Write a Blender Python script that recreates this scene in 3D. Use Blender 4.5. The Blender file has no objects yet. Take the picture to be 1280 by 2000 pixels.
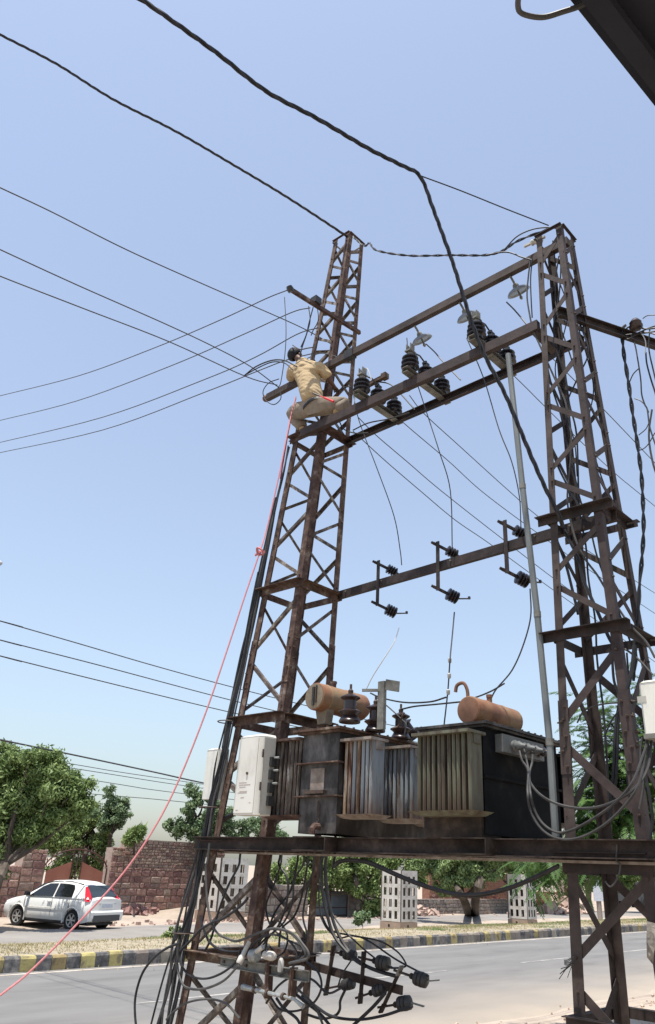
import bpy, bmesh, math, random
import numpy as np
from mathutils import Vector, Matrix, Euler
random.seed(7); rng = np.random.default_rng(7)
sc = bpy.context.scene; C = sc.collection
R = math.radians
# world axes: x along the road, y across it (towards the far side), z up; metres
# ------------------------------------------------------------------ camera
cam_d = bpy.data.cameras.new('camera'); cam = bpy.data.objects.new('camera', cam_d); C.objects.link(cam)
cam.matrix_world = (Matrix.Translation((-7.047, -3.090, 2.10)) @ Matrix.Rotation(R(42.655-90), 4, 'Z')
                    @ Matrix.Rotation(R(90+25.184), 4, 'X') @ Matrix.Rotation(R(2.333), 4, 'Z'))
cam_d.sensor_fit = 'HORIZONTAL'; cam_d.sensor_width = 36; cam_d.lens = 36*1482.5/1280
cam_d.shift_x = -58.9/1280; cam_d.clip_start = .05; cam_d.clip_end = 3000
sc.camera = cam
# ------------------------------------------------------------------ sky and sun
SUN_EL, SUN_AZ = 78, 190            # azimuth of the sun, counter-clockwise from +x
wd = bpy.data.worlds.new('World'); sc.world = wd; wd.use_nodes = True
nt = wd.node_tree; bg = nt.nodes['Background']
sky = nt.nodes.new('ShaderNodeTexSky'); sky.sky_type = 'NISHITA'; sky.sun_disc = False
sky.sun_elevation = R(SUN_EL); sky.sun_rotation = R(90-SUN_AZ)
sky.altitude = 200; sky.air_density = 1.6; sky.dust_density = 1.5; sky.ozone_density = 10
hs = nt.nodes.new('ShaderNodeHueSaturation'); hs.inputs['Saturation'].default_value = .65      # dusty air pales the whole sky
nt.links.new(sky.outputs[0], hs.inputs['Color']); nt.links.new(hs.outputs[0], bg.inputs[0]); bg.inputs[1].default_value = .096
sd = bpy.data.lights.new('sun', 'SUN'); sun = bpy.data.objects.new('sun', sd); C.objects.link(sun)
sd.energy = 3.7; sd.angle = R(.5); sd.color = (1, .95, .87)
sdir = Vector((math.cos(R(SUN_EL))*math.cos(R(SUN_AZ)), math.cos(R(SUN_EL))*math.sin(R(SUN_AZ)), math.sin(R(SUN_EL))))
sun.rotation_euler = (-sdir).to_track_quat('-Z', 'Y').to_euler()
sc.view_settings.view_transform = 'Standard'; sc.view_settings.look = 'None'
sc.view_settings.exposure = 1.0; sc.view_settings.gamma = 1; sc.view_settings.use_curve_mapping = False

# ------------------------------------------------------------------ materials
def mat(name, cols, rough=.7, scale=6., metal=0., bump=0., detail=6, stops=None, rand=0., stretch=None, spec=.3, bscale=None):
    m = bpy.data.materials.new(name); m.use_nodes = True
    t = m.node_tree; b = t.nodes['Principled BSDF']; L = t.links.new
    b.inputs['Roughness'].default_value = rough; b.inputs['Metallic'].default_value = metal
    b.inputs['Specular IOR Level'].default_value = spec
    if len(cols) == 1 and not bump:
        b.inputs['Base Color'].default_value = (*cols[0], 1); 
        if not rand: return m
    tc = t.nodes.new('ShaderNodeTexCoord'); mp = t.nodes.new('ShaderNodeMapping'); L(tc.outputs['Object'], mp.inputs[0])
    oi = t.nodes.new('ShaderNodeObjectInfo')
    ad = t.nodes.new('ShaderNodeVectorMath'); ad.operation = 'ADD'; sc_ = t.nodes.new('ShaderNodeVectorMath'); sc_.operation = 'SCALE'
    cb = t.nodes.new('ShaderNodeCombineXYZ')
    for i in range(3): L(oi.outputs['Random'], cb.inputs[i])
    L(cb.outputs[0], sc_.inputs[0]); sc_.inputs['Scale'].default_value = 37.
    L(tc.outputs['Object'], ad.inputs[0]); L(sc_.outputs[0], ad.inputs[1]); L(ad.outputs[0], mp.inputs[0])
    if stretch: mp.inputs['Scale'].default_value = stretch
    n = t.nodes.new('ShaderNodeTexNoise'); n.inputs['Scale'].default_value = scale; n.inputs['Detail'].default_value = detail
    n.inputs['Roughness'].default_value = .65; L(mp.outputs[0], n.inputs['Vector'])
    out = None
    if len(cols) > 1:
        r = t.nodes.new('ShaderNodeValToRGB'); e = r.color_ramp.elements
        st = stops or [.3+.4*i/(len(cols)-1) for i in range(len(cols))]
        while len(e) < len(cols): e.new(.5)
        for i, c in enumerate(cols): e[i].position = st[i]; e[i].color = (*c, 1)
        L(n.outputs[0], r.inputs[0]); out = r.outputs[0]
    if rand:
        h = t.nodes.new('ShaderNodeHueSaturation'); mr = t.nodes.new('ShaderNodeMapRange')
        mr.inputs[3].default_value = 1-rand; mr.inputs[4].default_value = 1+rand
        L(oi.outputs['Random'], mr.inputs[0]); L(mr.outputs[0], h.inputs['Value'])
        mr2 = t.nodes.new('ShaderNodeMath'); mr2.operation = 'MULTIPLY_ADD'; L(oi.outputs['Random'], mr2.inputs[0]); mr2.inputs[1].default_value = .03; mr2.inputs[2].default_value = .485
        L(mr2.outputs[0], h.inputs['Hue'])
        if out: L(out, h.inputs['Color'])
        else: h.inputs['Color'].default_value = (*cols[0], 1)
        out = h.outputs[0]
    if out: L(out, b.inputs['Base Color'])
    else: b.inputs['Base Color'].default_value = (*cols[0], 1)
    if bump:
        n2 = t.nodes.new('ShaderNodeTexNoise'); n2.inputs['Scale'].default_value = bscale or scale*4; n2.inputs['Detail'].default_value = 5
        L(mp.outputs[0], n2.inputs['Vector'])
        bp = t.nodes.new('ShaderNodeBump'); bp.inputs['Strength'].default_value = bump; bp.inputs['Distance'].default_value = .02
        L(n2.outputs[0], bp.inputs['Height']); L(bp.outputs[0], b.inputs['Normal'])
    return m
M = {}
M['rust'] = mat('rusty_steel', [(.022,.014,.012),(.064,.036,.027),(.105,.067,.050),(.27,.225,.185)], .8, 6, bump=.25, stops=[.32,.45,.57,.70], rand=.25, detail=9)
M['rust_grey'] = mat('weathered_brace', [(.042,.032,.028),(.12,.095,.08),(.33,.30,.265)], .75, 9, bump=.2, stops=[.34,.52,.70], rand=.3)
M['brown'] = mat('brown_painted_steel', [(.024,.016,.014),(.050,.036,.032),(.075,.056,.050)], .7, 4, bump=.12, stops=[.3,.5,.74], rand=.16)
M['brown_dark'] = mat('dark_brown_steel', [(.014,.011,.011),(.030,.022,.020),(.055,.038,.033)], .7, 5, bump=.15, rand=.12)
M['beam'] = mat('platform_steel', [(.016,.012,.010),(.040,.028,.023),(.090,.068,.054)], .78, 6, bump=.2, stops=[.34,.52,.74], rand=.15)
M['bolt'] = mat('bolt_steel', [(.04,.026,.021),(.10,.07,.055)], .65, 30)
M['black_cable'] = mat('black_cable', [(.012,.012,.014),(.03,.03,.033)], .5, 8)
M['grey_cable'] = mat('dusty_grey_cable', [(.032,.032,.033),(.085,.082,.078)], .6, 8)
M['lead'] = mat('dark_grey_lead', [(.022,.022,.023),(.052,.050,.048)], .6, 8)
M['wire'] = mat('weathered_wire', [(.03,.03,.035),(.07,.07,.075)], .5, 5)
M['pale_wire'] = mat('pale_wire', [(.45,.44,.42),(.6,.59,.56)], .5, 8)
M['porcelain'] = mat('dark_porcelain', [(.010,.010,.013),(.028,.022,.024)], .25, 6, spec=.5)
M['porcelain_brown'] = mat('brown_porcelain', [(.016,.010,.010),(.040,.022,.020)], .3, 6, spec=.5)
M['disc'] = mat('grey_porcelain', [(.095,.10,.11),(.17,.18,.19)], .3, 8, spec=.6)
M['galv'] = mat('galvanised_steel', [(.11,.12,.12),(.20,.215,.21)], .6, 5, metal=.1, bump=.05, stretch=(1,1,.3))
M['galv_dirty'] = mat('dirty_galvanised', [(.075,.072,.062),(.16,.155,.135),(.24,.235,.21)], .65, 7)
M['white_box'] = mat('cream_box', [(.50,.485,.42),(.66,.645,.58),(.70,.685,.62)], .5, 3.0, rand=.05, stretch=(1,1,.5))
M['box_grey'] = mat('box_side_grey', [(.34,.33,.29),(.47,.46,.41)], .5, 3)
M['box_black'] = mat('black_plastic', [(.02,.02,.02),(.045,.045,.045)], .5, 5)
M['tank'] = mat('sooty_tank', [(.008,.007,.007),(.026,.022,.020),(.085,.078,.074),(.19,.178,.165)], .55, 2.8, bump=.1, stops=[.34,.46,.58,.72], stretch=(1,1,.5))
M['tank_dark'] = mat('dark_green_tank', [(.006,.007,.008),(.012,.013,.014),(.032,.030,.027)], .8, 3.5, bump=.05, stops=[.35,.58,.82], spec=.08)
M['fin'] = mat('blue_grey_fin', [(.055,.035,.024),(.16,.135,.115),(.235,.26,.275),(.30,.335,.355)], .6, 3.2, stops=[.30,.40,.50,.72], rand=.14, stretch=(5,5,.7), bump=.08)
M['fin_rust'] = mat('rusty_fin', [(.035,.02,.014),(.12,.06,.035),(.24,.17,.12),(.34,.34,.33)], .7, 5, stops=[.34,.46,.56,.7], rand=.15, stretch=(4,4,.6), bump=.2)
M['fin_oily'] = mat('oily_fin', [(.018,.013,.011),(.06,.045,.036),(.13,.11,.095),(.30,.32,.33)], .6, 4, stops=[.3,.46,.58,.74], rand=.15, stretch=(3,3,.8), bump=.3, bscale=40)
M['fin_green'] = mat('olive_fin', [(.045,.030,.022),(.085,.070,.050),(.115,.116,.080),(.155,.162,.125)], .6, 2.6, stops=[.3,.44,.58,.78], rand=.14, stretch=(4,4,.7), bump=.08)
M['header'] = mat('radiator_header', [(.10,.07,.05),(.22,.18,.15),(.32,.29,.26)], .65, 5, bump=.1)
M['conservator'] = mat('rusted_conservator', [(.085,.045,.030),(.21,.095,.05),(.24,.155,.085),(.165,.145,.09)], .6, 3.4, stops=[.30,.45,.60,.74], bump=.12, detail=9)
M['cap_tan'] = mat('dull_tan_cap', [(.12,.095,.065),(.23,.19,.135)], .65, 8)
M['cap_rust'] = mat('rust_cap', [(.11,.055,.035),(.22,.11,.065)], .65, 7)
M['asphalt'] = mat('asphalt', [(.108,.105,.103),(.148,.144,.140),(.170,.166,.161),(.19,.186,.18)], .9, .8, bump=.12, bscale=90, detail=13, stops=[.28,.44,.6,.75], spec=.15, stretch=(.35,1.3,1))
M['paint_white'] = mat('road_paint', [(.17,.16,.15),(.34,.325,.30)], .8, 2.5, stops=[.38,.62])
M['paint_edge'] = mat('edge_paint', [(.30,.25,.20),(.50,.46,.41)], .8, 2.2, stops=[.38,.62])
M['path'] = mat('service_lane', [(.20,.185,.17),(.25,.232,.215)], .92, .8, bump=.1, bscale=60, spec=.1)
M['kerb_yellow'] = mat('yellow_kerb', [(.17,.14,.095),(.33,.265,.12),(.40,.325,.14)], .9, 6, bump=.25, rand=.18, stops=[.36,.48,.72])
M['kerb_black'] = mat('black_kerb', [(.06,.058,.058),(.115,.11,.108),(.24,.215,.19)], .9, 6, bump=.25, rand=.22, stops=[.34,.5,.68])
M['kerb_grey'] = mat('bare_kerb', [(.16,.135,.11),(.27,.235,.20)], .92, 6, bump=.25, rand=.22)
M['stone_red'] = mat('red_sandstone', [(.17,.09,.077),(.265,.155,.13),(.38,.27,.235)], .95, 3.2, bump=.5, rand=.36)
M['stone_tan'] = mat('tan_sandstone', [(.17,.115,.095),(.27,.195,.16),(.38,.305,.25)], .95, 3, bump=.5, rand=.3)
M['mortar'] = mat('wall_mortar', [(.30,.22,.18),(.44,.35,.30)], .95, 7, bump=.3)
M['guard'] = mat('whitewashed_concrete', [(.26,.23,.20),(.48,.45,.41),(.60,.57,.53)], .9, 3, bump=.2, stops=[.28,.44,.7], rand=.06)
M['guard_base'] = mat('bare_concrete', [(.28,.20,.15),(.36,.27,.21)], .95, 4, bump=.2)
M['guard_shade'] = mat('shaded_inner_concrete', [(.07,.055,.045),(.12,.10,.08)], .95, 4)
M['red_gate'] = mat('faded_red_gate', [(.30,.115,.075),(.38,.165,.115)], .7, 2)
M['gate_dark'] = mat('dark_red_iron', [(.05,.02,.018),(.09,.04,.03)], .6, 6)
M['gate_metal'] = mat('blue_grey_sheet', [(.10,.12,.14),(.15,.17,.19)], .55, 3)
M['plaster'] = mat('old_plaster', [(.16,.135,.12),(.26,.22,.19),(.33,.28,.24)], .95, 1.2, bump=.2, rand=.1)
M['brick'] = mat('red_brick', [(.17,.078,.058),(.27,.13,.095)], .92, 6, bump=.25, rand=.3)
M['pink_wall'] = mat('pinkish_house_wall', [(.46,.36,.32),(.56,.46,.41)], .9, 1.5)
M['rubble'] = mat('pale_rubble', [(.34,.24,.19),(.50,.38,.31)], .95, 4, bump=.3, rand=.25)
M['bark'] = mat('bark', [(.040,.031,.025),(.085,.068,.054),(.13,.105,.085)], .95, 5, bump=.5, stretch=(1,1,.25))
M['twig'] = mat('dark_bark', [(.03,.024,.02),(.07,.055,.045)], .95, 5, bump=.4)
def leafmat(name, a, b_, tr=.25):
    m = mat(name, [a, tuple(.5*(p+q) for p, q in zip(a, b_)), b_], .6, 2.6, stops=[.34,.5,.66])
    t = m.node_tree; b = t.nodes['Principled BSDF']; o = [n for n in t.nodes if n.type == 'OUTPUT_MATERIAL'][0]
    tl = t.nodes.new('ShaderNodeBsdfTranslucent'); mx = t.nodes.new('ShaderNodeMixShader'); mx.inputs[0].default_value = tr
    src = b.inputs['Base Color'].links[0].from_socket
    t.links.new(src, tl.inputs[0]); t.links.new(b.outputs[0], mx.inputs[1]); t.links.new(tl.outputs[0], mx.inputs[2]); t.links.new(mx.outputs[0], o.inputs[0])
    return m
M['leaf_neem'] = leafmat('neem_leaf', (.095,.155,.045), (.25,.325,.12))
M['leaf_light'] = leafmat('light_green_leaf', (.13,.20,.060), (.27,.345,.13))
M['leaf_blue'] = leafmat('blue_green_leaf', (.09,.15,.075), (.20,.27,.13))
M['leaf_dry'] = leafmat('greyish_leaf', (.14,.21,.08), (.27,.35,.15))
M['leaf_feather'] = leafmat('feathery_leaf', (.035,.085,.020), (.10,.185,.045), .35)
M['grass_dry'] = leafmat('dry_grass', (.30,.25,.13), (.42,.37,.20), .2)
M['grass_green'] = leafmat('green_weed', (.10,.17,.05), (.18,.26,.09), .25)
M['rope'] = mat('red_rope', [(.42,.12,.13),(.56,.26,.26)], .85, 60)
M['rope_dark'] = mat('maroon_cord', [(.12,.02,.035),(.2,.04,.06)], .8, 60)
M['skin'] = mat('brown_skin', [(.085,.045,.030),(.13,.07,.046)], .55, 12)
M['hair'] = mat('black_hair', [(.008,.008,.010),(.022,.022,.028)], .55, 40, bump=.6, bscale=150)
M['shirt'] = mat('tan_shirt_cloth', [(.36,.265,.15),(.46,.35,.21)], .9, 14, bump=.4, bscale=16, stretch=(1,1,2.6))
M['trouser'] = mat('khaki_trousers', [(.19,.155,.118),(.26,.215,.165)], .9, 10, bump=.5, bscale=18)
M['boot'] = mat('tan_boot', [(.32,.22,.11),(.42,.30,.16)], .7, 10)
M['belt'] = mat('black_belt', [(.012,.012,.012)], .4)
M['red_handle'] = mat('red_tool_handle', [(.62,.03,.04)], .4)
M['car_paint'] = mat('white_car_paint', [(.70,.69,.655),(.76,.75,.715)], .25, 1., spec=.4)
M['car_glass'] = mat('dark_car_glass', [(.012,.014,.016)], .06, spec=.6)
M['car_glass_rear'] = mat('rear_car_glass', [(.025,.035,.040)], .08, spec=.6)
M['tyre'] = mat('tyre_rubber', [(.015,.015,.015),(.03,.03,.03)], .85, 10)
M['rim'] = mat('alloy_rim', [(.45,.45,.45)], .35, metal=.5)
M['tail_red'] = mat('red_tail_lamp', [(.50,.012,.03)], .15, spec=.6)
M['lamp_clear'] = mat('clear_lamp', [(.55,.5,.5)], .15)
M['plate'] = mat('number_plate', [(.42,.44,.50),(.60,.62,.66)], .5, 14)
M['grey_trim'] = mat('grey_car_trim', [(.075,.075,.08)], .6)
M['black_trim'] = mat('black_car_trim', [(.02,.02,.022)], .5)
M['awning'] = mat('dark_canopy', [(.008,.009,.014),(.018,.020,.028)], .8, 2, bump=.1)
M['cloth'] = mat('dirty_cloth', [(.10,.09,.075),(.30,.27,.23)], .9, 9, bump=.5)
M['print'] = mat('faded_print', [(.42,.34,.31)], .6)
M['white_conn'] = mat('white_connector', [(.36,.34,.30),(.56,.54,.49)], .45, 12)
M['tape'] = mat('silver_tape', [(.22,.23,.22),(.38,.39,.38)], .4, 30, metal=.4)
M['terminal'] = mat('grey_terminal_box', [(.085,.09,.09),(.15,.155,.15)], .55, 4)
M['lamp_grey'] = mat('street_lamp_steel', [(.36,.38,.40),(.44,.46,.48)], .5, 3)
M['truck_dark'] = mat('dark_vehicle', [(.05,.055,.06),(.08,.085,.09)], .5, 3)

# ------------------------------------------------------------------ geometry helpers
LOC = {}
def V3(p): return Vector(p)
class MB:
    def __init__(s): s.v = []; s.f = []; s.sm = []
    def add(s, vs, fs, smooth=False):
        n = len(s.v); s.v += [tuple(p) for p in vs]; s.f += [tuple(i+n for i in f) for f in fs]; s.sm += [smooth]*len(fs); return s
    def box(s, c, d, rot=None):
        c = V3(c); hx, hy, hz = d[0]/2, d[1]/2, d[2]/2
        vs = [Vector((x, y, z)) for x in (-hx, hx) for y in (-hy, hy) for z in (-hz, hz)]
        if rot is not None: vs = [rot @ q for q in vs]
        return s.add([c+q for q in vs], [(0,1,3,2),(4,6,7,5),(0,4,5,1),(2,3,7,6),(0,2,6,4),(1,5,7,3)])
    def span(s, a, b): return s.box([(a[i]+b[i])/2 for i in range(3)], [abs(b[i]-a[i]) for i in range(3)])
    def prof(s, p, q, poly, a, b, poly2=None, cap=True):      # sweep a 2-D outline from p to q
        p, q, a, b = V3(p), V3(q), V3(a), V3(b); n = len(poly); poly2 = poly2 or poly
        vs = [p+a*x+b*y for x, y in poly]+[q+a*x+b*y for x, y in poly2]
        fs = [(i, (i+1) % n, n+(i+1) % n, n+i) for i in range(n)]
        if cap: fs += [tuple(range(n))[::-1], tuple(range(n, 2*n))]
        return s.add(vs, fs)
    def bar(s, p, q, w, h, up=(0,0,1)):
        p, q = V3(p), V3(q); d = (q-p).normalized(); u = V3(up); a = d.cross(u)
        if a.length < 1e-4: a = d.cross(Vector((1, 0, 0)))
        a.normalize(); b = a.cross(d)
        return s.prof(p, q, [(-w/2,-h/2),(w/2,-h/2),(w/2,h/2),(-w/2,h/2)], a, b)
    def lbar(s, p, q, w, t, a, b):                             # angle iron: flanges along a and b
        return s.prof(p, q, [(0,0),(w,0),(w,t),(t,t),(t,w),(0,w)], a, b)
    def cbar(s, p, q, h, w, t, up, out):                       # channel: web h along up, flanges w along out
        return s.prof(p, q, [(0,-h/2),(w,-h/2),(w,-h/2+t),(t,-h/2+t),(t,h/2-t),(w,h/2-t),(w,h/2),(0,h/2)], out, up)
    def tube(s, pts, r, n=6, cap=True, smooth=True):
        pts = [V3(p) for p in pts]; rs = r if isinstance(r, (list, tuple)) else [r]*len(pts)
        vs = []; fs = []; ref = None
        for i, p in enumerate(pts):
            d = (pts[min(i+1, len(pts)-1)]-pts[max(i-1, 0)]).normalized()
            if ref is None: ref = d.cross(Vector((0, 0, 1)) if abs(d.z) < .9 else Vector((1, 0, 0))).normalized()
            a = (ref-d*ref.dot(d)).normalized(); ref = a; b = d.cross(a)
            for k in range(n):
                t = 2*math.pi*k/n; vs.append(p+(a*math.cos(t)+b*math.sin(t))*rs[i])
        for i in range(len(pts)-1):
            for k in range(n): fs.append((i*n+k, i*n+(k+1) % n, (i+1)*n+(k+1) % n, (i+1)*n+k))
        if cap: fs += [tuple(range(n))[::-1], tuple(range((len(pts)-1)*n, len(pts)*n))]
        return s.add(vs, fs, smooth)
    def lathe(s, p, axis, prof, n=14):
        p = V3(p); d = V3(axis).normalized()
        a = d.cross(Vector((0, 0, 1)) if abs(d.z) < .9 else Vector((1, 0, 0))).normalized(); b = d.cross(a)
        vs = []; fs = []
        for r, h in prof:
            for k in range(n):
                t = 2*math.pi*k/n; vs.append(p+d*h+(a*math.cos(t)+b*math.sin(t))*max(r, 1e-4))
        for i in range(len(prof)-1):
            for k in range(n): fs.append((i*n+k, i*n+(k+1) % n, (i+1)*n+(k+1) % n, (i+1)*n+k))
        fs += [tuple(range(n))[::-1], tuple(range((len(prof)-1)*n, len(prof)*n))]
        return s.add(vs, fs, True)
    def mesh(s, name, o=(0, 0, 0), angle=35):
        me = bpy.data.meshes.new(name); o = V3(o)
        me.from_pydata([V3(p)-o for p in s.v], [], s.f)
        bm = bmesh.new(); bm.from_mesh(me); bmesh.ops.recalc_face_normals(bm, faces=bm.faces); bm.to_mesh(me); bm.free()
        if any(s.sm):
            me.polygons.foreach_set('use_smooth', s.sm); me.set_sharp_from_angle(angle=R(angle))
        return me
    def build(s, name, m, parent=None, label=None, origin=None, **kw):
        if origin is None:
            vs = np.array(s.v); lo, hi = vs.min(0), vs.max(0)
            origin = ((lo+hi)/2).tolist()
            if parent is None: origin[2] = float(lo[2])
        me = s.mesh(name, origin, kw.get('angle', 35)); return link(name, me, m, parent, origin, label)
def link(name, me, m, parent=None, origin=(0, 0, 0), label=None):
    o = bpy.data.objects.new(name, me); C.objects.link(o)
    if m is not None:
        if len(me.materials) == 0: me.materials.append(M[m] if isinstance(m, str) else m)
    po = LOC[parent.name] if parent is not None else Vector((0, 0, 0))
    o.parent = parent; o.location = V3(origin)-po; LOC[o.name] = V3(origin)
    if label: o['label'] = label
    return o
def thing(name, label, cat, loc, group=None):
    o = bpy.data.objects.new(name, None); C.objects.link(o); o.location = loc; LOC[o.name] = V3(loc)
    o['label'] = label; o['category'] = cat
    if group: o['group'] = group
    return o
def tag(o, label, cat, group=None):
    o['label'] = label; o['category'] = cat
    if group: o['group'] = group
    return o
def kind(o, k): o['kind'] = k; return o
def copy_tree(o, loc=None, label=None, parent=None):
    c = o.copy(); C.objects.link(c); c.parent = parent
    LOC[c.name] = LOC.get(o.name, Vector((0,0,0))).copy()
    if loc is not None: c.location = loc; LOC[c.name] = V3(loc)
    if label: c['label'] = label
    for ch in list(o.children): copy_tree(ch, None, None, c)
    return c
def smoothpts(pts, k=6):
    P = [V3(p) for p in pts]; out = []
    if len(P) < 3: return [P[0].lerp(P[-1], i/8) for i in range(9)]
    for i in range(len(P)-1):
        p0 = P[i-1] if i else P[0]*2-P[1]; p1, p2 = P[i], P[i+1]; p3 = P[i+2] if i+2 < len(P) else P[-1]*2-P[-2]
        for j in range(k):
            t = j/k
            out.append(.5*((2*p1)+(p2-p0)*t+(2*p0-5*p1+4*p2-p3)*t*t+(3*p1-p0-3*p2+p3)*t**3))
    return out+[P[-1]]
def onward(pts, ends, far):                                     # carry a line on past the frame towards its next pole
    P = [V3(p) for p in pts]
    if 'a' in ends: d = (P[0]-P[1]).normalized(); P = [P[0]+d*far, P[0]+d*far*.4]+P
    if 'b' in ends: d = (P[-1]-P[-2]).normalized(); P = P+[P[-1]+d*far*.4, P[-1]+d*far]
    return P
def cable(name, label, cat, pts, r, m, group=None, twist=0, pitch=.5, k=6, n=6):
    b = MB(); P = smoothpts(pts, k)
    if twist:
        Q = [P[0]]                                            # resample evenly, then wind the strands round the line
        acc = 0; step = pitch/7
        for p in P[1:]:
            while (p-Q[-1]).length > step: Q.append(Q[-1]+(p-Q[-1]).normalized()*step)
        for s in range(twist):
            ph = 2*math.pi*s/twist; pp = []
            for i, p in enumerate(Q):
                d = (Q[min(i+1, len(Q)-1)]-Q[max(i-1, 0)]).normalized()
                a = d.cross(Vector((0, 0, 1)));  a = a.normalized() if a.length > .05 else Vector((1, 0, 0)); c = d.cross(a)
                t = ph+2*math.pi*i/7; pp.append(p+(a*math.cos(t)+c*math.sin(t))*r*1.05)
            b.tube(pp, r, 5)
    else: b.tube(P, r, n)
    o = b.build(name, m); return tag(o, label, cat, group)
X, Y, Z = Vector((1,0,0)), Vector((0,1,0)), Vector((0,0,1))
# ------------------------------------------------------------------ setting: ground, road, kerb, lane
def blend(m, col, axis, lo, hi, nscale=1.2, amp=.35):          # spread a second colour over a surface along one axis, broken up by noise
    t = m.node_tree; b = t.nodes['Principled BSDF']; L = t.links.new
    src = b.inputs['Base Color'].links[0].from_socket
    tc = t.nodes.new('ShaderNodeTexCoord'); sp = t.nodes.new('ShaderNodeSeparateXYZ'); L(tc.outputs['Object'], sp.inputs[0])
    n = t.nodes.new('ShaderNodeTexNoise'); n.inputs['Scale'].default_value = nscale; n.inputs['Detail'].default_value = 8; L(tc.outputs['Object'], n.inputs['Vector'])
    mr = t.nodes.new('ShaderNodeMapRange'); mr.inputs[1].default_value = lo; mr.inputs[2].default_value = hi; mr.inputs[3].default_value = 1; mr.inputs[4].default_value = 0
    L(sp.outputs[axis], mr.inputs[0])
    a = t.nodes.new('ShaderNodeMath'); a.operation = 'MULTIPLY_ADD'; L(n.outputs[0], a.inputs[0]); a.inputs[1].default_value = amp*2; a.inputs[2].default_value = -amp
    s = t.nodes.new('ShaderNodeMath'); s.operation = 'ADD'; s.use_clamp = True; L(mr.outputs[0], s.inputs[0]); L(a.outputs[0], s.inputs[1])
    mm = t.nodes.new('ShaderNodeMath'); mm.operation = 'MULTIPLY'; L(s.outputs[0], mm.inputs[0]); L(mr.outputs[0], mm.inputs[1]); mm.use_clamp = True
    mx = t.nodes.new('ShaderNodeMix'); mx.data_type = 'RGBA'; L(mm.outputs[0], mx.inputs[0]); L(src, mx.inputs[6]); mx.inputs[7].default_value = (*col, 1)
    L(mx.outputs[2], b.inputs['Base Color']); return m
M['sand'] = mat('sandy_ground', [(.25,.20,.155),(.345,.285,.23),(.41,.34,.275)], .95, .9, bump=.35, bscale=14, detail=12, stops=[.3,.5,.72])
M['verge'] = mat('dry_verge', [(.20,.17,.115),(.285,.245,.175),(.36,.305,.235)], .95, 2.6, bump=.5, bscale=22, detail=12, stops=[.32,.5,.68])
blend(M['asphalt'], (.33,.28,.225), 1, 4.4, 9.4, .5, .5)
blend(M['asphalt'], (.33,.29,.25), 1, 14.2, 12.75, 1.4, .3) if False else None
gh = lambda x, y: (.025*math.sin(x*1.3+y*.7)+.02*math.sin(y*2.1-x*.6)) if (y < 4.8 or y > 18.5) and abs(x) < 100 and y < 60 else 0
def gz(x, y):
    if 4.9 <= y <= 13.9: return -.03
    z = gh(x, y)
    if y > 17: z += .05
    z += .34*math.exp(-((x-16.6)/2.3)**2-((y-26.6)/1.3)**2)+.12*math.exp(-((x-13)/2)**2-((y-26.8)/1)**2)
    return z-(.03 if y <= 17 and y > 4.9 else 0)
def sheet(name, xs, ys, zf, m, k='structure'):
    vs = [(x, y, zf(x, y)) for y in ys for x in xs]; n = len(xs)
    fs = [(j*n+i, j*n+i+1, (j+1)*n+i+1, (j+1)*n+i) for j in range(len(ys)-1) for i in range(n-1)]
    b = MB(); b.add(vs, fs, True); o = b.build(name, m, origin=(0, 0, 0), angle=60); return kind(o, k)
fr = lambda a, b, s: [a+s*i for i in range(int(round((b-a)/s))+1)]
sheet('ground', [-1800,-500,-120,-50]+fr(-25, 60, .6)+[75,100,160,500,1800], [-1800,-400,-90,-30]+fr(-14, 4.4, .6)+[4.9,9,13.9]+fr(14.6, 34, .5)+[40,55,90,200,600,1800], gz, 'sand')
xs = [-400,-120,-50]+fr(-30, 70, 1)+[90,140,300,700]
wob = lambda x: .16*math.sin(x*1.7)+.1*math.sin(x*4.3+1)
b = MB(); n = len(xs)
vs = [(x, 4.25, -.09) for x in xs]+[(x, 5.0+wob(x), .002) for x in xs]+[(x, 13.49, .002) for x in xs]
b.add(vs, [(i+r*n, i+1+r*n, n+i+1+r*n, n+i+r*n) for r in (0, 1) for i in range(n-1)]); kind(b.build('road', 'asphalt', origin=(0,0,0)), 'structure')
b = MB(); b.span((-120,13.13,.003), (400,13.27,.0065)); kind(b.build('edge_line', 'paint_edge', origin=(0,0,0)), 'structure')
for x0 in fr(-10, 86, 6.):
    b = MB(); b.span((x0-.6,9.09,.003), (x0+2.0,9.20,.0065)); kind(b.build('centre_line', 'paint_white', origin=(0,0,0)), 'structure')
def pathlim(x): t = min(max((x-2)/22, 0), 1); return 18.0+2.1*t, 20.9+2.1*t
ys = fr(0, 1, .25)
sheet('verge', xs, [13.66,13.9,14.6,15.5,16.4,17.2,17.9,18.5], lambda x, y: max(.02, .25-.06*max(0, y-15.5)**1.2 + .02*math.sin(x*2.3+y*3)) if y < 18.3 else .0, 'verge')
b = MB(); px = [-40]+fr(-14, 60, 2)+[90,200]; n = len(px)
b.add([(x, pathlim(x)[0]-.5, -.06) for x in px]+[(x, pathlim(x)[0]+.1*math.sin(x*2), .095) for x in px]+[(x, sum(pathlim(x))/2, .115) for x in px]+[(x, pathlim(x)[1]+.12*math.sin(x*1.4), .095) for x in px]+[(x, pathlim(x)[1]+.6, -.06) for x in px],
      [(i+r*n, i+1+r*n, n+i+1+r*n, n+i+r*n) for r in range(4) for i in range(n-1)]); kind(b.build('service_lane', 'path', origin=(0,0,0)), 'structure')
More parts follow.
